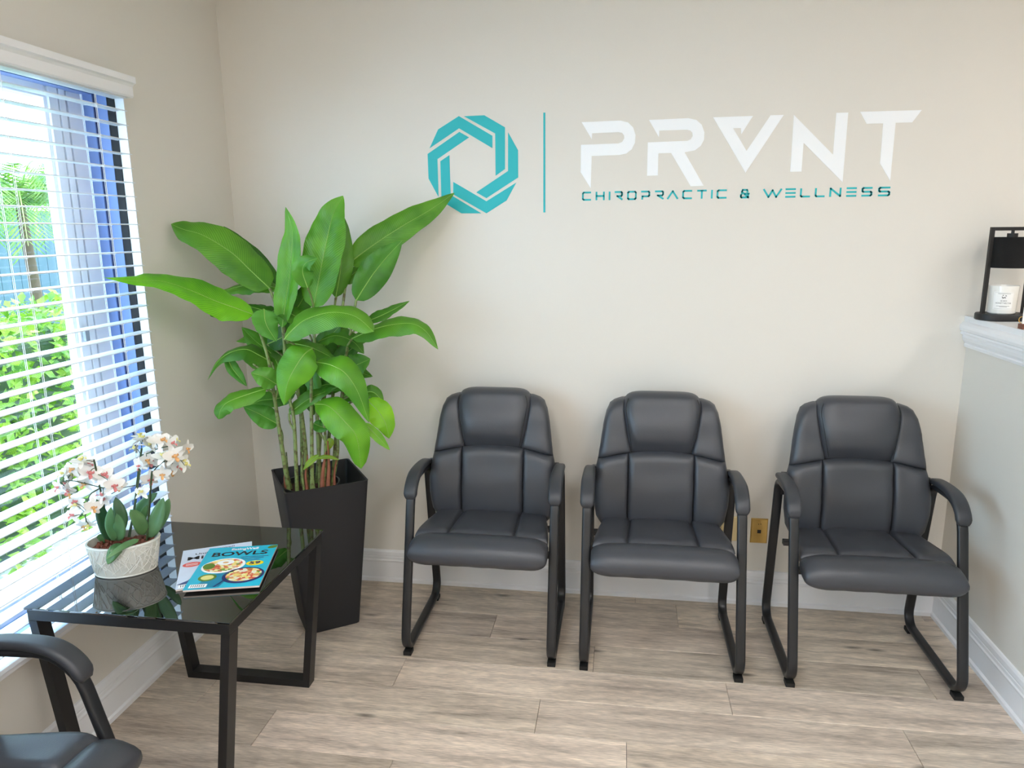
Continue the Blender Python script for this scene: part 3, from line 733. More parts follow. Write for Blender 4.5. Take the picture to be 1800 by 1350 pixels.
for q in range(3): quad('badge_line', 'paper', cv, [(0.016, 0.158 + q * .006), (0.052, 0.158 + q * .006), (0.052, 0.1598 + q * .006), (0.016, 0.1598 + q * .006)], zc + .0002)
quad('picture', 'shade_navy', cv, [(0.055, 0.10), (0.075, 0.135), (0.11, 0.15), (0.14, 0.12), (0.12, 0.03), (0.03, 0.01), (0.0, 0.03), (0.03, 0.05)], zc)
quad('barcode', 'paper', cv, [(0.006, 0.004), (0.06, 0.004), (0.06, 0.026), (0.006, 0.026)], zc + .0002)
for q in range(7): quad('bar', 'ink', cv, [(0.012 + q * .006, 0.008), (0.014 + q * .006, 0.008), (0.014 + q * .006, 0.022), (0.012 + q * .006, 0.022)], zc + .0004)
B1 = on(322, 1045, 2, TZ)
mg1 = magazine(B1, R(15.6), 0.218, 0.29, TZ + 0.0071, 0.006, 'turquoise magazine titled BOWLS with two food bowls on top', 'magazines on the side table')
MB().box((0, 0, 0), (0.218, 0.29, 0.0062), 0.0006).build('pages', 'pages', mg1)
cv = MB().box((-0.0008, -0.0008, 0.0062), (0.2188, 0.2908, 0.0069)).build('cover', 'cover_cyan', mg1)
zc = 0.00695
text_mesh('title', 'EatingWell', 0.015, 'paper', cv, TR((0.075, 0.264, zc)), 0.02, width=0.085)
text_mesh('title', 'BOWLS', 0.030, 'ink', cv, TR((0.022, 0.222, zc)), 0.022, width=0.175)
for q in range(3): quad('text_line', 'print_navy', cv, [(0.118 + .004 * (q % 2), 0.205 - q * .012), (0.205 - .012 * q, 0.205 - q * .012), (0.205 - .012 * q, 0.2085 - q * .012), (0.118 + .004 * (q % 2), 0.2085 - q * .012)], zc)
disc('badge', 'print_yellow', cv, 0.172, 0.157, 0.027, 0.017, zc)
text_mesh('badge_number', '59', 0.018, 'print_navy', cv, TR((0.155, 0.150, zc + .0002)), 0.04, width=0.034)
quad('shadow_print', 'print_tealshade', cv, [(0.02, 0.005), (0.10, 0.005), (0.13, 0.12), (0.09, 0.13), (0.05, 0.07)], zc)
disc('bowl_rim', 'paper', cv, 0.078, 0.150, 0.066, 0.052, zc + .0002, 0.15); disc('bowl_food', 'food_print', cv, 0.076, 0.152, 0.059, 0.044, zc + .0004, 0.15)
disc('egg', 'paper', cv, 0.080, 0.172, 0.026, 0.018, zc + .0006); disc('egg_yolk', 'lip_orange', cv, 0.080, 0.171, 0.009, 0.006, zc + .0008)
disc('greens', 'print_green', cv, 0.034, 0.150, 0.018, 0.022, zc + .0006, 0.3)
disc('bowl_rim', 'print_navy', cv, 0.155, 0.075, 0.062, 0.054, zc + .0002, 0.1); disc('bowl_food', 'food_print', cv, 0.156, 0.078, 0.053, 0.044, zc + .0004, 0.1)
disc('bowl_rim', 'print_green', cv, 0.050, 0.072, 0.027, 0.024, zc + .0002); disc('bowl_food', 'lip_yellow', cv, 0.050, 0.072, 0.019, 0.015, zc + .0004)
quad('spoon', 'print_navy', cv, [(0.082, 0.008), (0.088, 0.006), (0.112, 0.055), (0.108, 0.058)], zc + .0006)
disc('herb', 'print_green', cv, 0.205, 0.275, 0.016, 0.011, zc, .4)
quad('barcode', 'paper', cv, [(0.012, 0.008), (0.062, 0.008), (0.062, 0.030), (0.012, 0.030)], zc + .0003)
for q in range(7): quad('bar', 'ink', cv, [(0.017 + q * .006, 0.012), (0.019 + q * .006, 0.012), (0.019 + q * .006, 0.026), (0.017 + q * .006, 0.026)], zc + .0005)

# ------------------------------------------------------------------ leaves
def leaf_grid(pts, width, nhint, n=26, fold=0.25, wave=0.11, tipw=0.0, shape=(0.55, 0.9), seed=0, roll=0.0):
    C = catmull(pts, n); g = []; uv = []; rr = random.Random(seed)
    ph = rr.uniform(0, 6.28)
    mx = (shape[0] / (shape[0] + shape[1])) ** shape[0] * (shape[1] / (shape[0] + shape[1])) ** shape[1]
    prevS = None
    for i in range(n + 1):
        t = i / n; T_ = (C[min(i + 1, n)] - C[max(i - 1, 0)]).normalized()
        S = T_.cross(Vector(nhint)); S = S.normalized() if S.length > 1e-4 else prevS
        if prevS and S.dot(prevS) < 0: S = -S
        if prevS: S = (S + prevS * 0.6); S = (S - T_ * S.dot(T_)).normalized()
        prevS = S
        Nn = S.cross(T_).normalized()
        if roll: q = Matrix.Rotation(roll, 3, T_); S2 = q @ S; N2 = q @ Nn
        else: S2, N2 = S, Nn
        w = width / 2 * (max(t, 0.0) ** shape[0] * max(1 - t, 0.0) ** shape[1]) / mx + 0.0006
        row = []; ur = []
        for k in range(-3, 4):
            u = k / 3; h = fold * abs(u) * w + wave * w * (math.sin(t * 15 + ph + (1.3 if u > 0 else 0)) + .4 * math.sin(t * 41 + ph * 2 + u)) * u * u - 0.22 * w * u * u * u * u
            row.append(C[i] + S2 * (u * w) + N2 * h); ur.append((u, t))
        g.append(row); uv.append(ur)
    return C, g, uv
def add_leaf(parent, pts, width, nhint, tone, mt='banana_leaf', rib=True, seed=0, **kw):
    C, g, uv = leaf_grid(pts, width, nhint, seed=seed, **kw)
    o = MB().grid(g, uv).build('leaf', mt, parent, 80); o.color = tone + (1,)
    if rib:
        n = len(C); MB().tube(C, [0.0019 * (1 - i / n) + 0.0005 for i in range(n)], 6).build('midrib', 'midrib', o, 60)
    return o

# ------------------------------------------------------------------ tall plant in black planter
PCX, PCY, PH, PROT = 0.488, -0.372, 0.655, R(35)
pl = empty('potted_plant', (PCX, PCY, 0), label='tall broad leaved green plant in a tapered square black planter in the corner', cat='potted plant')
plo = -Vector(pl.location)
Mp = Matrix.Rotation(PROT, 4, 'Z')
def sq(s, z, r=0.012):
    return [Mp @ Vector((a, b, z)) for a, b in rrect(s, s, r, 3)]
MB().rings([sq(0.215, 0.0), sq(0.224, 0.004), sq(0.334, PH - 0.004), sq(0.336, PH), sq(0.322, PH), sq(0.318, PH - 0.006), sq(0.285, PH - 0.20), sq(0.28, PH - 0.20)]).build('planter', 'planter_black', pl, 35)
NP = Vector((-0.022, -0.030, 0))
def ncirc(r, z): return [Vector((NP.x + r * math.cos(a), NP.y + r * math.sin(a), z)) for a in [6.28318 * k / 32 for k in range(32)]]
zp = PH - 0.028
MB().rings([ncirc(0.095, PH - 0.19), ncirc(0.113, zp - 0.006), ncirc(0.118, zp - 0.006), ncirc(0.118, zp + 0.004), ncirc(0.111, zp + 0.004), ncirc(0.108, zp - 0.035)]).build('nursery_pot', 'nursery_pot', pl, 40)
g = []; rs = random.Random(5)
for j in range(8):
    rad = 0.1085 * j / 7; g.append([Vector((NP.x + rad * math.cos(6.28318 * k / 24), NP.y + rad * math.sin(6.28318 * k / 24), zp - 0.022 + rs.uniform(-.005, .006))) for k in range(25)])
    g[-1][-1] = g[-1][0].copy()
MB().grid(g).build('soil', 'soil', pl, 60)
SOILZ = zp - 0.024
up = Vector((0, 0, 1))
def toward(p): return (CAM - p).normalized()

stem_paths = []
def stem(px_list, rad):
    """px_list: (px, py, Y) from the soil upward"""
    P = [Vector(at(a, b, c)) for a, b, c in px_list]; P[0].z = SOILZ
    d = Vector((P[0].x - PCX - NP.x, P[0].y - PCY - NP.y, 0))
    if d.length > 0.092: d *= 0.092 / d.length; P[0].x = PCX + NP.x + d.x; P[0].y = PCY + NP.y + d.y
    C = catmull(P, 24); stem_paths.append(C)
    o = MB().tube([c + plo for c in C], [rad * (1 - 0.45 * i / 24) for i in range(25)], 8).build('stem', 'stem_green', pl, 60)
Y0 = -0.40
stem([(506, 864, -.46), (491, 756, -.47), (482, 696, -.48), (471, 629, -.50), (446, 553, -.52)], 0.0095)
stem([(522, 862, -.47), (517, 744, -.47), (509, 700, -.46), (500, 610, -.45), (496, 575, -.45)], 0.0085)
stem([(548, 860, -.47), (548, 778, -.46), (547, 689, -.46), (548, 615, -.47)], 0.0095)
stem([(540, 857, -.42), (536, 778, -.42), (524, 689, -.42), (503, 590, -.42), (474, 507, -.42)], 0.010)
stem([(563, 856, -.42), (559, 767, -.41), (554, 650, -.40), (551, 540, -.40)], 0.010)
stem([(586, 855, -.40), (591, 767, -.39), (602, 690, -.38), (610, 620, -.36), (626, 528, -.33)], 0.0095)
stem([(577, 850, -.36), (578, 770, -.36), (590, 650, -.34), (600, 560, -.32), (612, 464, -.28)], 0.009)
stem([(531, 855, -.38), (530, 760, -.37), (525, 680, -.36), (515, 620, -.35), (489, 508, -.36)], 0.008)
stem([(556, 850, -.34), (566, 740, -.33), (580, 620, -.32), (590, 523, -.32)], 0.008)
stem([(512, 860, -.42), (506, 830, -.42), (503, 795, -.42)], 0.006)
stem([(535, 862, -.48), (531, 830, -.48), (532, 795, -.48)], 0.0055)
stem([(598, 850, -.42), (594, 790, -.41), (590, 745, -.40), (589, 700, -.40)], 0.0075)
stem([(568, 858, -.44), (572, 800, -.43), (569, 740, -.43), (555, 715, -.46)], 0.008)
# dry sheaths and shoots
for P, mt, r in (([(566, 860, -.45), (568, 825, -.45), (573, 795, -.45)], 'sheath_brown', .011), ([(576, 858, -.44), (578, 820, -.44), (576, 775, -.44)], 'sheath_brown', .010), ([(540, 862, -.47), (537, 835, -.47), (541, 800, -.47)], 'sheath_brown', .008),
                 ([(504, 866, -.46), (501, 840, -.46), (503, 815, -.46)], 'sheath_brown', .009), ([(588, 858, -.42), (588, 830, -.42), (592, 805, -.42)], 'sheath_brown', .007), ([(560, 862, -.47), (553, 858, -.47), (551, 838, -.47)], 'stem_green', .006)):
    C = catmull([Vector(at(*p)) for p in P], 8); C[0].z = SOILZ
    MB().tube([c + plo for c in C], [r * (1 - .75 * i / 8) for i in range(9)], 7).build('leaf_sheath', mt, pl, 60)

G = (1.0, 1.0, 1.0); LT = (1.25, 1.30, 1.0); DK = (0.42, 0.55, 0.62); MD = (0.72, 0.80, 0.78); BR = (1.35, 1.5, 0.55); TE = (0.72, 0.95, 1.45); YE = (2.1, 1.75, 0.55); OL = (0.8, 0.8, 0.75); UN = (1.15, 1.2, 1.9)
# (points (px, py, Y), width in metres, tone, normal mix: camera, up, x)
leaves = [
 ([(474, 507, -.42), (440, 475, -.43), (407, 444, -.45), (358, 414, -.48), (322, 403, -.50), (288, 394, -.52)], .142, G, (.8, .6, 0), dict(shape=(.45, .85), fold=.12)),
 ([(446, 553, -.52), (410, 540, -.56), (379, 529, -.60), (329, 508, -.68), (283, 494, -.78), (240, 494, -.88), (183, 488, -.95)], .125, BR, (.7, .7, 0), dict(shape=(.5, 1.1), fold=.15)),
 ([(496, 577, -.45), (502, 529, -.44), (509, 486, -.43), (513, 437, -.42), (513, 401, -.41), (502, 364, -.40)], .085, LT, (1, .0, -.5), dict(fold=.5)),
 ([(551, 542, -.40), (562, 483, -.39), (575, 419, -.37), (586, 376, -.35), (603, 344, -.33)], .135, (1.0, 1.1, .7), (1, 0, -.35), dict(fold=.35, shape=(.5, .85))),
 ([(590, 523, -.32), (598, 479, -.32), (600, 437, -.31), (596, 394, -.30), (591, 362, -.30)], .085, MD, (1, 0, .3), dict()),
 ([(612, 464, -.28), (653, 433, -.25), (706, 398, -.20), (756, 369, -.14), (799, 339, -.09)], .110, G, (.9, .35, 0), dict(fold=.2, shape=(.5, .9))),
 ([(626, 528, -.33), (653, 486, -.30), (678, 454, -.28), (707, 423, -.26)], .105, (.55, .75, .7), (1, .1, .1), dict(fold=.2)),
 ([(500, 596, -.60), (516, 578, -.60), (539, 561, -.59), (582, 549, -.58), (624, 556, -.57), (657, 583, -.58)], .105, G, (.75, .75, 0), dict(fold=-.15, shape=(.55, .5))),
 ([(619, 595, -.42), (653, 580, -.44), (688, 571, -.45), (724, 569, -.46), (749, 583, -.47), (770, 614, -.48)], .085, G, (.7, .7, 0), dict(fold=-.1)),
 ([(640, 567, -.30), (665, 557, -.28), (690, 545, -.26), (720, 529, -.24)], .05, MD, (.7, .7, 0), dict()),
 ([(549, 612, -.52), (534, 624, -.57), (516, 651, -.60), (505, 676, -.61), (499, 712, -.61)], .118, LT, (1, .35, 0), dict(fold=-.12)),
 ([(553, 636, -.50), (580, 641, -.56), (607, 656, -.58), (629, 689, -.58), (649, 743, -.57)], .105, (1.05, 1.1, .9), (1, .4, 0), dict(fold=-.1)),
 ([(553, 710, -.50), (578, 714, -.55), (607, 742, -.57), (627, 769, -.57), (635, 824, -.56)], .110, (1.15, 1.2, .8), (1, .35, 0), dict(fold=-.1, shape=(.5, .55))),
 ([(645, 703, -.45), (664, 722, -.46), (678, 745, -.46), (684, 771, -.46)], .088, YE, (1, .2, .2), dict()),
 ([(468, 683, -.52), (436, 693, -.56), (402, 706, -.60), (388, 720, -.61), (384, 737, -.61)], .070, (1., 1.05, .95), (.7, .75, 0), dict(fold=-.1, shape=(.4, .55))),
 ([(490, 746, -.42), (470, 735, -.44), (451, 725, -.46), (428, 715, -.47)], .078, TE, (1, .2, 0), dict()),
 ([(478, 637, -.42), (455, 624, -.45), (432, 614, -.47), (404, 620, -.48), (381, 638, -.48), (365, 668, -.48)], .095, MD, (.6, .8, 0), dict(fold=-.15, shape=(.4, 1.3))),
 ([(398, 624, -.47), (407, 645, -.47), (420, 662, -.47), (434, 679, -.47)], .042, TE, (1, 0, .5), dict(fold=.4)),
 ([(486, 675, -.50), (464, 662, -.53), (441, 655, -.55)], .075, UN, (1, .4, 0), dict()),
 ([(489, 506, -.36), (450, 500, -.36), (415, 505, -.36), (378, 517, -.37)], .075, G, (.6, .8, 0), dict(fold=-.1)),
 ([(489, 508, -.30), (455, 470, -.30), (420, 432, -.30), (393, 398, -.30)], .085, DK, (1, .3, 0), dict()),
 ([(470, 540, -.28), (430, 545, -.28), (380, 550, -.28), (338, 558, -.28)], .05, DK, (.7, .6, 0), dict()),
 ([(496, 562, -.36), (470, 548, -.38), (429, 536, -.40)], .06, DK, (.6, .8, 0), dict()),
 ([(464, 544, -.52), (468, 570, -.54), (486, 600, -.54)], .085, TE, (1, .3, .4), dict()),
 ([(503, 602, -.42), (545, 610, -.44), (594, 634, -.45)], .085, MD, (.7, .8, 0), dict(fold=-.1)),
 ([(602, 655, -.38), (628, 641, -.38), (651, 631, -.38)], .085, (.7, .82, .8), (1, .3, 0), dict()),
 ([(592, 642, -.36), (612, 618, -.36), (634, 603, -.36)], .07, DK, (1, .3, 0), dict()),
 ([(541, 506, -.46), (532, 478, -.47), (538, 462, -.48), (558, 454, -.48)], .07, (.85, 1.0, .8), (1, .5, 0), dict()),
 ([(508, 727, -.46), (545, 700, -.45), (592, 681, -.44)], .06, OL, (.8, .6, 0), dict()),
 ([(605, 497, -.28), (620, 482, -.27), (638, 470, -.26)], .05, OL, (1, .2, 0), dict()),
 ([(638, 690, -.42), (657, 690, -.42), (675, 708, -.42)], .05, OL, (1, .5, 0), dict()),
 ([(640, 744, -.50), (664, 768, -.50), (685, 791, -.50)], .035, (1.9, 1.6, 1.2), (1, .5, 0), dict()),
 ([(551, 744, -.42), (565, 750, -.43), (580, 753, -.43)], .045, TE, (1, .3, 0), dict()),
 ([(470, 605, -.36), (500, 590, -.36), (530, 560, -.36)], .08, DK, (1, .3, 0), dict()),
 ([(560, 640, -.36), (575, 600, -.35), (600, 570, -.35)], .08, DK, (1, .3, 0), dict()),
 ([(548, 655, -.36), (545, 690, -.37), (552, 730, -.37)], .08, (.5, .6, .6), (1, .3, .2), dict()),
 ([(530, 640, -.40), (550, 672, -.42), (556, 700, -.42)], .06, UN, (1, .1, -.4), dict()),
 ([(600, 700, -.38), (622, 690, -.38), (648, 700, -.38)], .06, MD, (1, .5, 0), dict()),
 ([(520, 640, -.34), (490, 610, -.33), (450, 590, -.32), (415, 600, -.32)], .09, MD, (.6, .8, 0), dict(fold=-.1)),
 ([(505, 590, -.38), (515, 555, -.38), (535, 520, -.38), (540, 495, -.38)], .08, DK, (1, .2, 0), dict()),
 ([(580, 650, -.34), (600, 620, -.33), (635, 595, -.31), (668, 590, -.30)], .075, MD, (.7, .7, 0), dict()),
 ([(520, 690, -.34), (490, 700, -.34), (455, 705, -.34), (432, 720, -.34)], .08, (.6, .75, .8), (.8, .6, 0), dict()),
 ([(570, 690, -.34), (595, 668, -.33), (625, 655, -.32), (655, 662, -.32)], .085, MD, (.8, .6, 0), dict()),
 ([(496, 660, -.36), (480, 625, -.36), (450, 600, -.36), (425, 575, -.36)], .085, (.85, .95, .9), (.9, .5, 0), dict()),
 ([(540, 580, -.40), (525, 560, -.42), (500, 548, -.43), (470, 552, -.44)], .08, (.7, .8, .7), (.7, .8, 0), dict()),
 ([(560, 600, -.36), (590, 590, -.36), (620, 600, -.37), (640, 622, -.37)], .08, (.65, .78, .7), (.7, .8, 0), dict()),
 ([(540, 700, -.40), (560, 680, -.41), (590, 676, -.42), (615, 690, -.42)], .075, (.8, .9, .8), (.8, .7, 0), dict()),
 ([(560, 800, -.46), (545, 812, -.48), (533, 826, -.49)], .022, (2.0, 1.2, 1.0), (1, .5, 0), dict()),
 ([(553, 806, -.46), (575, 803, -.47), (597, 808, -.47)], .016, (2.0, 1.0, .8), (1, .7, 0), dict()),
 ([(583, 770, -.42), (578, 782, -.43), (572, 793, -.43)], .028, (2.0, 1.1, .8), (1, .2, 0), dict()),
]
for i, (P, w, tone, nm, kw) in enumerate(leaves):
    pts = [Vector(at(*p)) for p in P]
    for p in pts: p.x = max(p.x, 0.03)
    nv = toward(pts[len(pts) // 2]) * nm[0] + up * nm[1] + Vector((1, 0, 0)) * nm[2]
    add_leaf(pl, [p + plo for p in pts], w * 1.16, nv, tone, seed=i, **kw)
    b = pts[0]                         # petiole down to the nearest stem
    best = None
    for C in stem_paths:
        for c in C:
            if c.z < b.z - 0.07 and c.z > SOILZ + .03:
                d = (c - b).length + 0.6 * abs((c - b).length - 0.16)
                if best is None or d < best[0]: best = (d, c)
    if min((c - b).length for C in stem_paths for c in C) > 0.012 and best and i < 45:
        a = best[1]; t0 = (pts[0] - pts[1]).normalized()
        C = catmull([a, a.lerp(b, .5) + Vector((0, 0, .012)) + t0 * 0.01, b], 10)
        MB().tube([c + plo for c in C], 0.0042, 7).build('petiole', 'stem_green', pl, 60)

# ------------------------------------------------------------------ orchids in an oval pot
OC = Vector((0.195, -1.195, TZ))
orx = empty('potted_orchid', OC, label='white orchids in an oval patterned white ceramic pot on the glass table', cat='potted plant')
oo = -OC; OA = R(24)
Mo = Matrix.Rotation(OA, 4, 'Z')
rxb, ryb, rxt, ryt, ph_ = 0.088, 0.062, 0.106, 0.077, 0.105
def oring(k, z, ins=0.0): return [Mo @ Vector(((rxb + (rxt - rxb) * k - ins) * math.cos(a), (ryb + (ryt - ryb) * k - ins) * math.sin(a), z)) for a in [6.28318 * q / 48 for q in range(48)]]
pot = MB().rings([oring(-.05, 0.0), oring(0, 0.005), oring(.5, ph_ * .5), oring(1, ph_ - .003), oring(1, ph_, .002), oring(1, ph_ - .001, .006), oring(.9, ph_ - .05, .008)]).build('pot', 'ceramic_dark', orx, 50)
mb = MB(); rs = random.Random(11)
def opt(a, z, d=0.0008):
    k = z / ph_; return Mo @ Vector(((rxb + (rxt - rxb) * k + d) * math.cos(a), (ryb + (ryt - ryb) * k + d) * math.sin(a), z))
for q in range(210):
    a = rs.uniform(0, 6.28); z = rs.uniform(0.006, ph_ - 0.012); th = rs.choice([rs.uniform(.6, 1.2), rs.uniform(1.9, 2.6), rs.uniform(1.3, 1.8)]); L_ = rs.uniform(.03, .07); cv_ = rs.uniform(-9, 9); pts = []
    for s in range(8):
        if not (0.004 < z < ph_ - .008): break
        pts.append(opt(a, z)); a += math.cos(th) * L_ / 7 / 0.09; z += math.sin(th) * L_ / 7; th += cv_ * L_ / 7
    if len(pts) > 2: mb.tube(pts, 0.0011, 5)
mb.tube([opt(6.28318 * q / 48, ph_ - .004, .0005) for q in range(49)], 0.0022, 6); mb.tube([opt(6.28318 * q / 48, .004, .0005) for q in range(49)], 0.0018, 6)
mb.build('relief', 'ceramic', pot, 60)
g = []
for j in range(7):
    k = j / 6; g.append([Mo @ Vector((0.096 * k * math.cos(6.28318 * q / 36), 0.067 * k * math.sin(6.28318 * q / 36), ph_ - 0.022 + rs.uniform(-.004, .005))) for q in range(36)]); g[-1].append(g[-1][0].copy())
MB().grid(g).build('growing_medium', 'bark', pot)
mb = MB()
for q in range(70):
    a = rs.uniform(0, 6.28); r = rs.uniform(0, .9) ** .5; M = Matrix.Translation(Mo @ Vector((0.09 * r * math.cos(a), 0.062 * r * math.sin(a), ph_ - 0.017))) @ Matrix.Rotation(rs.uniform(0, 6), 4, Vector((rs.random(), rs.random(), rs.random() + .1)).normalized())
    mb.box((-.006, -.004, -.003), (.006, .004, .003), M=M)
ck = mb.build('bark_chips', 'bark', pot); ck['kind'] = 'stuff'
# thick strap leaves
YO = -1.19
ol = [([(194, 950, -1.20), (182, 915, -1.23), (170, 878, -1.25)], .048, DK), ([(200, 948, -1.17), (212, 912, -1.16), (203, 874, -1.15)], .056, (.8, .85, .9)), ([(203, 951, -1.22), (193, 922, -1.25), (195, 892, -1.26)], .036, (1.3, 1.3, 1.4)),
      ([(207, 951, -1.21), (210, 929, -1.23), (205, 903, -1.24)], .046, (1.2, 1.2, 1.3)), ([(254, 940, -1.16), (244, 915, -1.19), (229, 896, -1.21)], .054, (1, 1, .9)), ([(260, 945, -1.15), (274, 915, -1.15), (287, 875, -1.14)], .060, (1.25, 1.2, 1.4)),
      ([(272, 934, -1.11), (288, 905, -1.08), (297, 876, -1.06)], .042, (.9, .95, .9)), ([(238, 925, -1.08), (250, 890, -1.07), (276, 866, -1.05)], .050, (1, 1.05, 1.1)), ([(247, 920, -1.14), (252, 905, -1.14), (258, 888, -1.14)], .032, (1, 1, .9)),
      ([(216, 956, -1.22), (202, 968, -1.27), (189, 992, -1.285)], .050, (1.0, 1.05, 1.0)), ([(244, 948, -1.20), (217, 960, -1.26), (187, 982, -1.31)], .026, (1.3, 1.25, 1.3)), ([(188, 952, -1.18), (178, 945, -1.19), (170, 944, -1.20)], .030, (1.2, 1.3, 1.3))]
for i, (P, w, tone) in enumerate(ol):
    pts = [Vector(at(*p)) for p in P]
    for p in pts: p.x = max(p.x, 0.075)
    nv = toward(pts[1]) * .9 + up * .4
    C, g, uv = leaf_grid([p + oo for p in pts], w * .76, nv, n=12, fold=.22, wave=.0, shape=(.38, .6), seed=i)
    top = MB().grid(g, uv); o = top.build('leaf', 'orchid_leaf', orx, 80); o.color = tone + (1,); md = o.modifiers.new('thickness', 'SOLIDIFY'); md.thickness = 0.0025
# flower: three sepals, two broad petals, lip
def flower_mesh():
    mb = MB()
    def petal(ang, ln, wd, cup):
        g = []
        for i in range(7):
            t = i / 6; w = wd / 2 * math.sin(math.pi * min(1, t ** .7 * .93 + .03)) ** .6; row = []
            for k in range(-2, 3):
                u = k / 2; x = u * w; y = t * ln; z = cup * (t * t) * ln + .12 * u * u * w
                row.append(Vector((x * math.cos(ang) - y * math.sin(ang), x * math.sin(ang) + y * math.cos(ang), z)))
            g.append(row)
        mb.grid(g)
    petal(0, .031, .017, -.2); petal(R(130), .030, .015, -.25); petal(R(-130), .030, .015, -.25)
    petal(R(66), .031, .027, .16); petal(R(-66), .031, .027, .16)
    return mb.mesh('flower', 'petal', 80)
def lip_mesh(mt):
    mb = MB()
    mb.lathe([(0.0005, 0.010), (0.004, 0.009), (0.0045, 0.005), (0.002, 0.0)], 8, M=Matrix.Translation((0, 0.001, 0.002)))
    g = []
    for i in range(6):
        t = i / 5; w = .010 * math.sin(math.pi * (t * .85 + .1)); g.append([Vector((u * w * .5, -.002 - t * .015, .006 + .010 * math.sin(t * 2.2) + .25 * abs(u) * w)) for u in (-1, -.5, 0, .5, 1)])
    mb.grid(g)
    for s in (-1, 1): mb.tube([(s * .002, -.002, .006), (s * .007, .001, .010), (s * .007, .005, .013)], [.0025, .003, .001], 6)
    return mb.mesh('lip', mt, 60)
fl_me = flower_mesh(); lips = {k: lip_mesh(k) for k in ('lip_pink', 'lip_orange', 'lip_yellow')}
rs = random.Random(23)
def flower(px, py, Y, dirn, lip, s=1.0):
    p = Vector(at(px, py, Y)); p.x = max(p.x, 0.088)
    z = Vector(dirn).normalized(); x = up.cross(z).normalized(); y = z.cross(x)
    a = rs.uniform(-.35, .35); M = Matrix((x, y, z)).transposed().to_4x4() @ Matrix.Rotation(a, 4, 'Z')
    o = bpy.data.objects.new('flower', fl_me); col.objects.link(o); o.parent = orx
    M = Matrix.Translation(p + oo) @ M @ Matrix.Scale(s, 4); o.matrix_local = M
    l = bpy.data.objects.new('lip', lips[lip]); col.objects.link(l); l.parent = o
    return p
FW = (.75, -.6, .1); SD = (-.3, -.8, -.1); UPF = (.3, -.4, .8); RT = (.9, -.1, .1); DN = (.2, -.8, -.6); LF = (-.5, -.6, .3)
Lfl = [(99, 832, LF, 'lip_yellow', .95), (129, 832, (.2, -.5, .5), 'lip_yellow', 1.15), (142, 811, (.3, -.1, .9), 'lip_yellow', 1.0), (157, 831, (.8, -.6, .2), 'lip_pink', 1.15), (182, 836, (.7, -.4, .6), 'lip_pink', 1.05), (200, 853, (.7, -.6, .0), 'lip_pink', 1.0),
       (181, 872, (-.4, -.4, .7), 'lip_pink', .9), (133, 884, (.2, -.5, .8), 'lip_pink', .85), (163, 892, (.8, -.5, .1), 'lip_orange', .95), (129, 907, (.0, -.6, .5), 'lip_pink', .85), (155, 921, DN, 'lip_yellow', .85), (92, 855, SD, 'lip_pink', .85), (117, 860, DN, 'lip_pink', .9), (150, 850, (.1, -.9, .1), 'lip_orange', .9)]
pL = [flower(x, y, -1.27 + .03 * math.sin(i * 2.1), d, l, s * 1.02) for i, (x, y, d, l, s) in enumerate(Lfl)]
Rfl = [(250, 773, (-.3, .3, .8), 'lip_yellow', 1.05), (240, 789, (-.6, -.3, .4), 'lip_yellow', 1.0), (262, 784, (.3, .2, .8), 'lip_yellow', 1.1), (285, 775, (.6, -.3, .6), 'lip_orange', .95), (306, 775, (.8, .1, .5), 'lip_yellow', .85), (328, 789, (.9, -.3, -.1), 'lip_orange', .75),
       (306, 801, FW, 'lip_orange', 1.15), (287, 803, (.3, -.2, .8), 'lip_yellow', 1.1), (264, 811, (.6, -.8, .2), 'lip_pink', 1.1), (321, 810, RT, 'lip_yellow', .8), (247, 818, SD, 'lip_pink', .8), (285, 834, (.6, -.8, .0), 'lip_orange', .9), (299, 828, (.8, -.5, -.3), 'lip_orange', .9),
       (264, 842, (.6, -.7, -.2), 'lip_pink', 1.0), (250, 866, (.0, -.6, .6), 'lip_yellow', .85), (311, 821, (.9, -.2, .2), 'lip_pink', .85)]
pR = [flower(x, y, -1.13 + .035 * math.sin(i * 1.7), d, l, s * 1.02) for i, (x, y, d, l, s) in enumerate(Rfl)]
for i in range(9):
    x, y, d, l, s = Lfl[(i * 5) % 14]; pL.append(flower(x + rs.uniform(-14, 14), y + rs.uniform(-10, 10), -1.25 + rs.uniform(-.03, .04), Vector(d) + Vector((rs.uniform(-.6, .6), rs.uniform(-.4, .4), rs.uniform(-.4, .4))), rs.choice(list(lips)), .85))
for i in range(10):
    x, y, d, l, s = Rfl[(i * 5) % 16]; pR.append(flower(x + rs.uniform(-14, 10), y + rs.uniform(-9, 9), -1.12 + rs.uniform(-.04, .04), Vector(d) + Vector((rs.uniform(-.6, .6), rs.uniform(-.4, .4), rs.uniform(-.4, .4))), rs.choice(list(lips)), .85))
def ostem(P, r, mt='orchid_stem', name='flower_stem'):
    C = catmull([Vector(at(*p)) for p in P], 14)
    for c in C: c.x = max(c.x, 0.078)
    MB().tube([c + oo for c in C], r, 7).build(name, mt, orx, 60); return C
s1 = ostem([(196, 950, -1.20), (186, 905, -1.22), (176, 860, -1.24), (166, 812, -1.26)], .0028)
s2 = ostem([(176, 858, -1.24), (160, 868, -1.26), (153, 884, -1.27), (150, 905, -1.27), (152, 918, -1.27)], .0018)
s3 = ostem([(182, 858, -1.24), (150, 850, -1.27), (125, 845, -1.28), (100, 848, -1.28)], .0016)
s4 = ostem([(226, 944, -1.15), (236, 892, -1.14), (242, 840, -1.13), (249, 788, -1.12)], .0030)
s5 = ostem([(228, 944, -1.17), (239, 880, -1.16), (247, 820, -1.15)], .0022)
s6 = ostem([(258, 950, -1.16), (262, 890, -1.15), (267, 830, -1.14)], .0030)
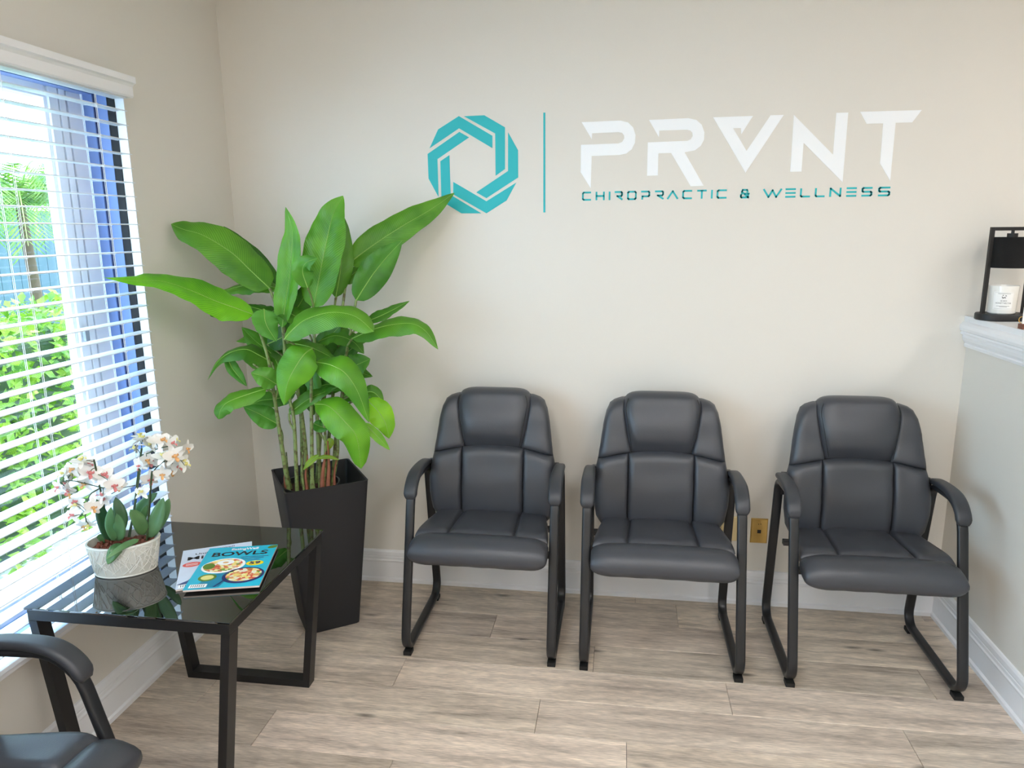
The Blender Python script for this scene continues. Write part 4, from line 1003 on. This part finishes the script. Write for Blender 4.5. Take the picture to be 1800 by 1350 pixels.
s7 = ostem([(266, 835, -1.14), (275, 822, -1.14), (292, 808, -1.14), (318, 790, -1.13)], .0018)
s8 = ostem([(249, 800, -1.12), (262, 796, -1.12), (280, 788, -1.12), (308, 782, -1.12)], .0018)
s9 = ostem([(196, 868, -1.20), (215, 858, -1.19), (238, 853, -1.18)], .0014)
ostem([(192, 950, -1.19), (180, 880, -1.21), (165, 808, -1.24)], .0020, 'stake', 'stake'); ostem([(259, 950, -1.15), (264, 880, -1.14), (267, 828, -1.13)], .0024, 'stake', 'stake')
allC = s1 + s2 + s3 + s4 + s5 + s6 + s7 + s8
for p in pL + pR:
    c = min(allC, key=lambda q: (q - p).length)
    if (c - p).length > .006: MB().tube([q + oo for q in catmull([c, c.lerp(p, .5) + Vector((0, 0, .004)), p - Vector((0, 0, .001))], 5)], .0011, 5).build('pedicel', 'orchid_stem', orx)

# ------------------------------------------------------------------ candle warmer lamp and candle on the half wall
CT = 1.302
lamp = empty('candle_warmer_lamp', (3.160, -0.128, CT), R(4), label='black candle warmer lamp with drum shade on the half wall cap', cat='lamp')
def orect(w, d, z, n=6): return [Vector((a, b, z)) for a, b in rrect(w, d, min(w, d) / 2 - .001, 10)]
MB().rings([orect(.180, .120, 0), orect(.186, .126, .003), orect(.186, .126, .021), orect(.182, .122, .025)]).build('base', 'lamp_black', lamp, 40)
for s in (-1, 1): MB().box((s * .073 - .0065, -.0065, .024), (s * .073 + .0065, .0065, .345), .001).build('upright', 'lamp_black', lamp)
MB().box((-.0665, -.0065, .332), (.0665, .0065, .345), .001).build('crossbar', 'lamp_black', lamp)
MB().lathe([(.0055, .332), (.0055, .322), (.0175, .322), (.0175, .303), (.006, .303)], 24).build('socket', 'lamp_black', lamp, 40)
sh = MB(); sh.lathe([(.0655, .196), (.0655, .308), (.0640, .308), (.0640, .196)], 40, closed=True); sh.build('shade', 'shade_fabric', lamp, 40)
MB().lathe([(.0637, .300), (.0637, .303), (.004, .303), (.004, .300)], 32).build('shade_top', 'shade_fabric', lamp, 40)
cnd = empty('jar_candle', (3.152, -0.132, CT + 0.0252), R(-14), label='white jar candle with printed label under the black lamp shade', cat='candle')
MB().lathe([(.042, 0), (.0465, .004), (.0505, .1025), (.0505, .105), (.0485, .105), (.0455, .088), (.0450, .088)], 44).build('jar', 'candle_glass', cnd, 40)
MB().lathe([(.0450, .084), (.0450, .0875), (.01, .0882), (.0005, .0882)], 32).build('wax', 'wax', cnd, 40)
def jr(z): return .0465 + (z - .004) / .0985 * .004 + .0004
def jarquad(name, mt, a0, a1, z0, z1, d, n=10):
    g = [[Vector(((jr(z) + d) * math.sin(a0 + (a1 - a0) * k / n), -(jr(z) + d) * math.cos(a0 + (a1 - a0) * k / n), z)) for k in range(n + 1)] for z in (z0, z1)]
    return MB().grid(g).build(name, mt, cnd)
lb = jarquad('label', 'paper', -.80, .52, .018, .084, .0003)
for zz, a0, a1 in ((.0765, -.5, .3), (.0305, -.55, .32), (.0275, -.35, .15)): jarquad('label_line', 'ink_grey', a0, a1, zz, zz + .0012, .0006)
jarquad('label_border', 'ink_grey', -.72, .52, .021, .0216, .0006); jarquad('label_border', 'ink_grey', -.72, .52, .0805, .0811, .0006)
rq = random.Random(4)
for q in range(9):
    a = -.1 + rq.uniform(-.14, .14); z = .066 + rq.uniform(-.006, .006); jarquad('label_flower', 'ink', a - .03, a + .03, z - .0014, z + .0014, .0006, 3)
def bend_text(body, hgt, width, z, mid):
    o = text_mesh('label_text', body, hgt, 'ink_grey', cnd, Matrix.Identity(4), .012, width=width, align='CENTER')
    for v in o.data.vertices:
        a = mid + v.co.x / .05; zz = z + v.co.y; r = jr(zz) + .0007; v.co = Vector((r * math.sin(a), -r * math.cos(a), zz))
bend_text('ICED', .0055, .020, .048, -.1); bend_text('HONEY NECTAR', .0055, .052, .0395, -.1)

# small things at the right edge of the cap
cb = empty('wooden_card_stand', (3.137, -0.397, CT), R(3), label='small brown wooden stand holding a white card at the right edge', cat='card stand')
MB().box((-.045, -.014, 0), (.06, .014, .018), .0015).build('block', 'walnut', cb)
MB().box((-.040, -.0015, .016), (.055, .0015, .075)).build('card', 'paper', cb)
ringo = MB(); ringo.tube([(3.172 + .012 * math.cos(a), -.250 + .004 * math.sin(a), CT + .0134 + .012 * math.sin(a)) for a in [6.28318 * q / 20 for q in range(21)]], .0013, 6)
tag(ringo.build('gold_ring', 'gold', None, 60), 'tiny gold wire ring on the cap beside the black lamp', 'ring')

# ------------------------------------------------------------------ garden outside
gz = -0.12
tag(MB().box((-8, -6, gz - .1), (T, 9, gz)).build('ground', 'concrete'), 'pale sunlit paving outside the window', 'paving', kind='structure')
def leaf_cloud(mb, n, fn, size, rs):
    for _ in range(n):
        c, nv = fn(); s = size * rs.uniform(.6, 1.3); d = Vector((rs.uniform(-1, 1), rs.uniform(-1, 1), rs.uniform(-.6, .8))).normalized()
        nn = (nv + Vector((rs.uniform(-1, 1), rs.uniform(-1, 1), rs.uniform(-.3, 1.2))) * .8).normalized(); sd_ = d.cross(nn)
        if sd_.length < .1: continue
        sd_.normalize(); b = c; t = c + d * s; k = len(mb.v)
        mb.v += [tuple(b), tuple(c + d * s * .5 + sd_ * s * .27 + nn * .008), tuple(t), tuple(c + d * s * .5 - sd_ * s * .27 + nn * .008), tuple(c + d * s * .5)]
        mb.f += [(k, k + 1, k + 4), (k + 1, k + 2, k + 4), (k, k + 4, k + 3), (k + 4, k + 2, k + 3)]
        mb.uv = (mb.uv or []); mb.uv.extend([(0, 0), (.8, .5), (0, 1), (-.8, .5), (0, .5)])
rs = random.Random(31)
def hedge(x0, x1, y0, y1, h, n, label, size=.075):
    r = empty('hedge', ((x0 + x1) / 2, (y0 + y1) / 2, gz), label=label, cat='hedge'); off = -Vector(r.location)
    def fn():
        f = rs.random(); yy = rs.uniform(y0, y1); bump = .06 * math.sin(yy * 5) + .05 * math.sin(yy * 11 + 1)
        if f < .6: return Vector((x1 + bump + rs.uniform(-.12, .02), yy, rs.uniform(gz, h))) + off, Vector((1, 0, .3))
        return Vector((rs.uniform(x0, x1 + bump), yy, h + bump + rs.uniform(-.1, .04))) + off, Vector((0, 0, 1))
    mb = MB(); leaf_cloud(mb, n, fn, size, rs); o = mb.build('foliage', 'hedge_leaf', r); o['kind'] = 'stuff'
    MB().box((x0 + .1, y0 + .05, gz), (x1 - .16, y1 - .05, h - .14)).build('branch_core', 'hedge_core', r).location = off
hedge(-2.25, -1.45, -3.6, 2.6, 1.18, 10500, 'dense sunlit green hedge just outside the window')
def palm(x, y, h, n, label, ln):
    r = empty('palm', (x, y, gz), label=label, cat='palm tree', group='palms outside the window')
    MB().tube([(0, 0, 0), (.03, .02, h * .5), (0, 0, h)], [.06, .05, .04], 10).build('trunk', 'twig', r, 60)
    for i in range(n):
        a = 6.283 * i / n + rs.uniform(-.2, .2); el = rs.uniform(.2, 1.1); L_ = ln * rs.uniform(.8, 1.15); mb = MB(); C = []
        for k in range(15):
            t = k / 14; rr = L_ * t * math.cos(el) * (1 - .1 * t); C.append(Vector((rr * math.cos(a), rr * math.sin(a), h + L_ * (t * math.sin(el) - .75 * t * t))))
        mb2 = MB(); uvs = []
        for k in range(1, 15):
            for q in (0, .5):
                t_ = (C[k] - C[k - 1]).normalized(); c = C[k - 1].lerp(C[k], q)
                for s in (-1, 1):
                    sd_ = t_.cross(up).normalized() * s; tip = c + (sd_ * .8 + t_ * .7 - up * .35).normalized() * L_ * .28 * (1 - .6 * abs(k / 14 - .4)); m_ = c.lerp(tip, .45)
                    w = t_ * .012; kk = len(mb2.v); mb2.v += [tuple(c), tuple(m_ + w), tuple(tip), tuple(m_ - w)]; mb2.f += [(kk, kk + 1, kk + 2, kk + 3)]; uvs += [(0, 0), (.5, .5), (0, 1), (-.5, .5)]
        mb2.uv = uvs; fo = mb2.build('frond', 'palm_leaf', r)
        MB().tube(C, [.010 * (1 - .8 * k / 14) for k in range(15)], 5).build('frond_rib', 'midrib', fo, 60)
palm(-3.7, 2.95, 2.05, 30, 'arching palm with yellow green fronds behind the hedge', 1.25)
palm(-3.9, 5.6, 1.9, 14, 'taller palm in front of the grey fence', 1.1)
palm(-3.9, .3, 1.6, 14, 'palm behind the hedge towards the viewer', 1.1)
fence = empty('garden_fence', (-5.6, 2.0, gz), label='blue grey board fence behind the palms', cat='fence')
bme = MB().box((-.012, -.072, 0), (.012, .072, 2.05), .003).mesh('board', 'fence_paint')
for i in range(70):
    o = bpy.data.objects.new('board', bme); col.objects.link(o); o.parent = fence; o.location = (0, -4.2 + i * .15, .02)
for z in (.4, 1.6): MB().box((-.05, -4.28, z), (-.012, 6.3, z + .08)).build('fence_rail', 'fence_paint', fence)
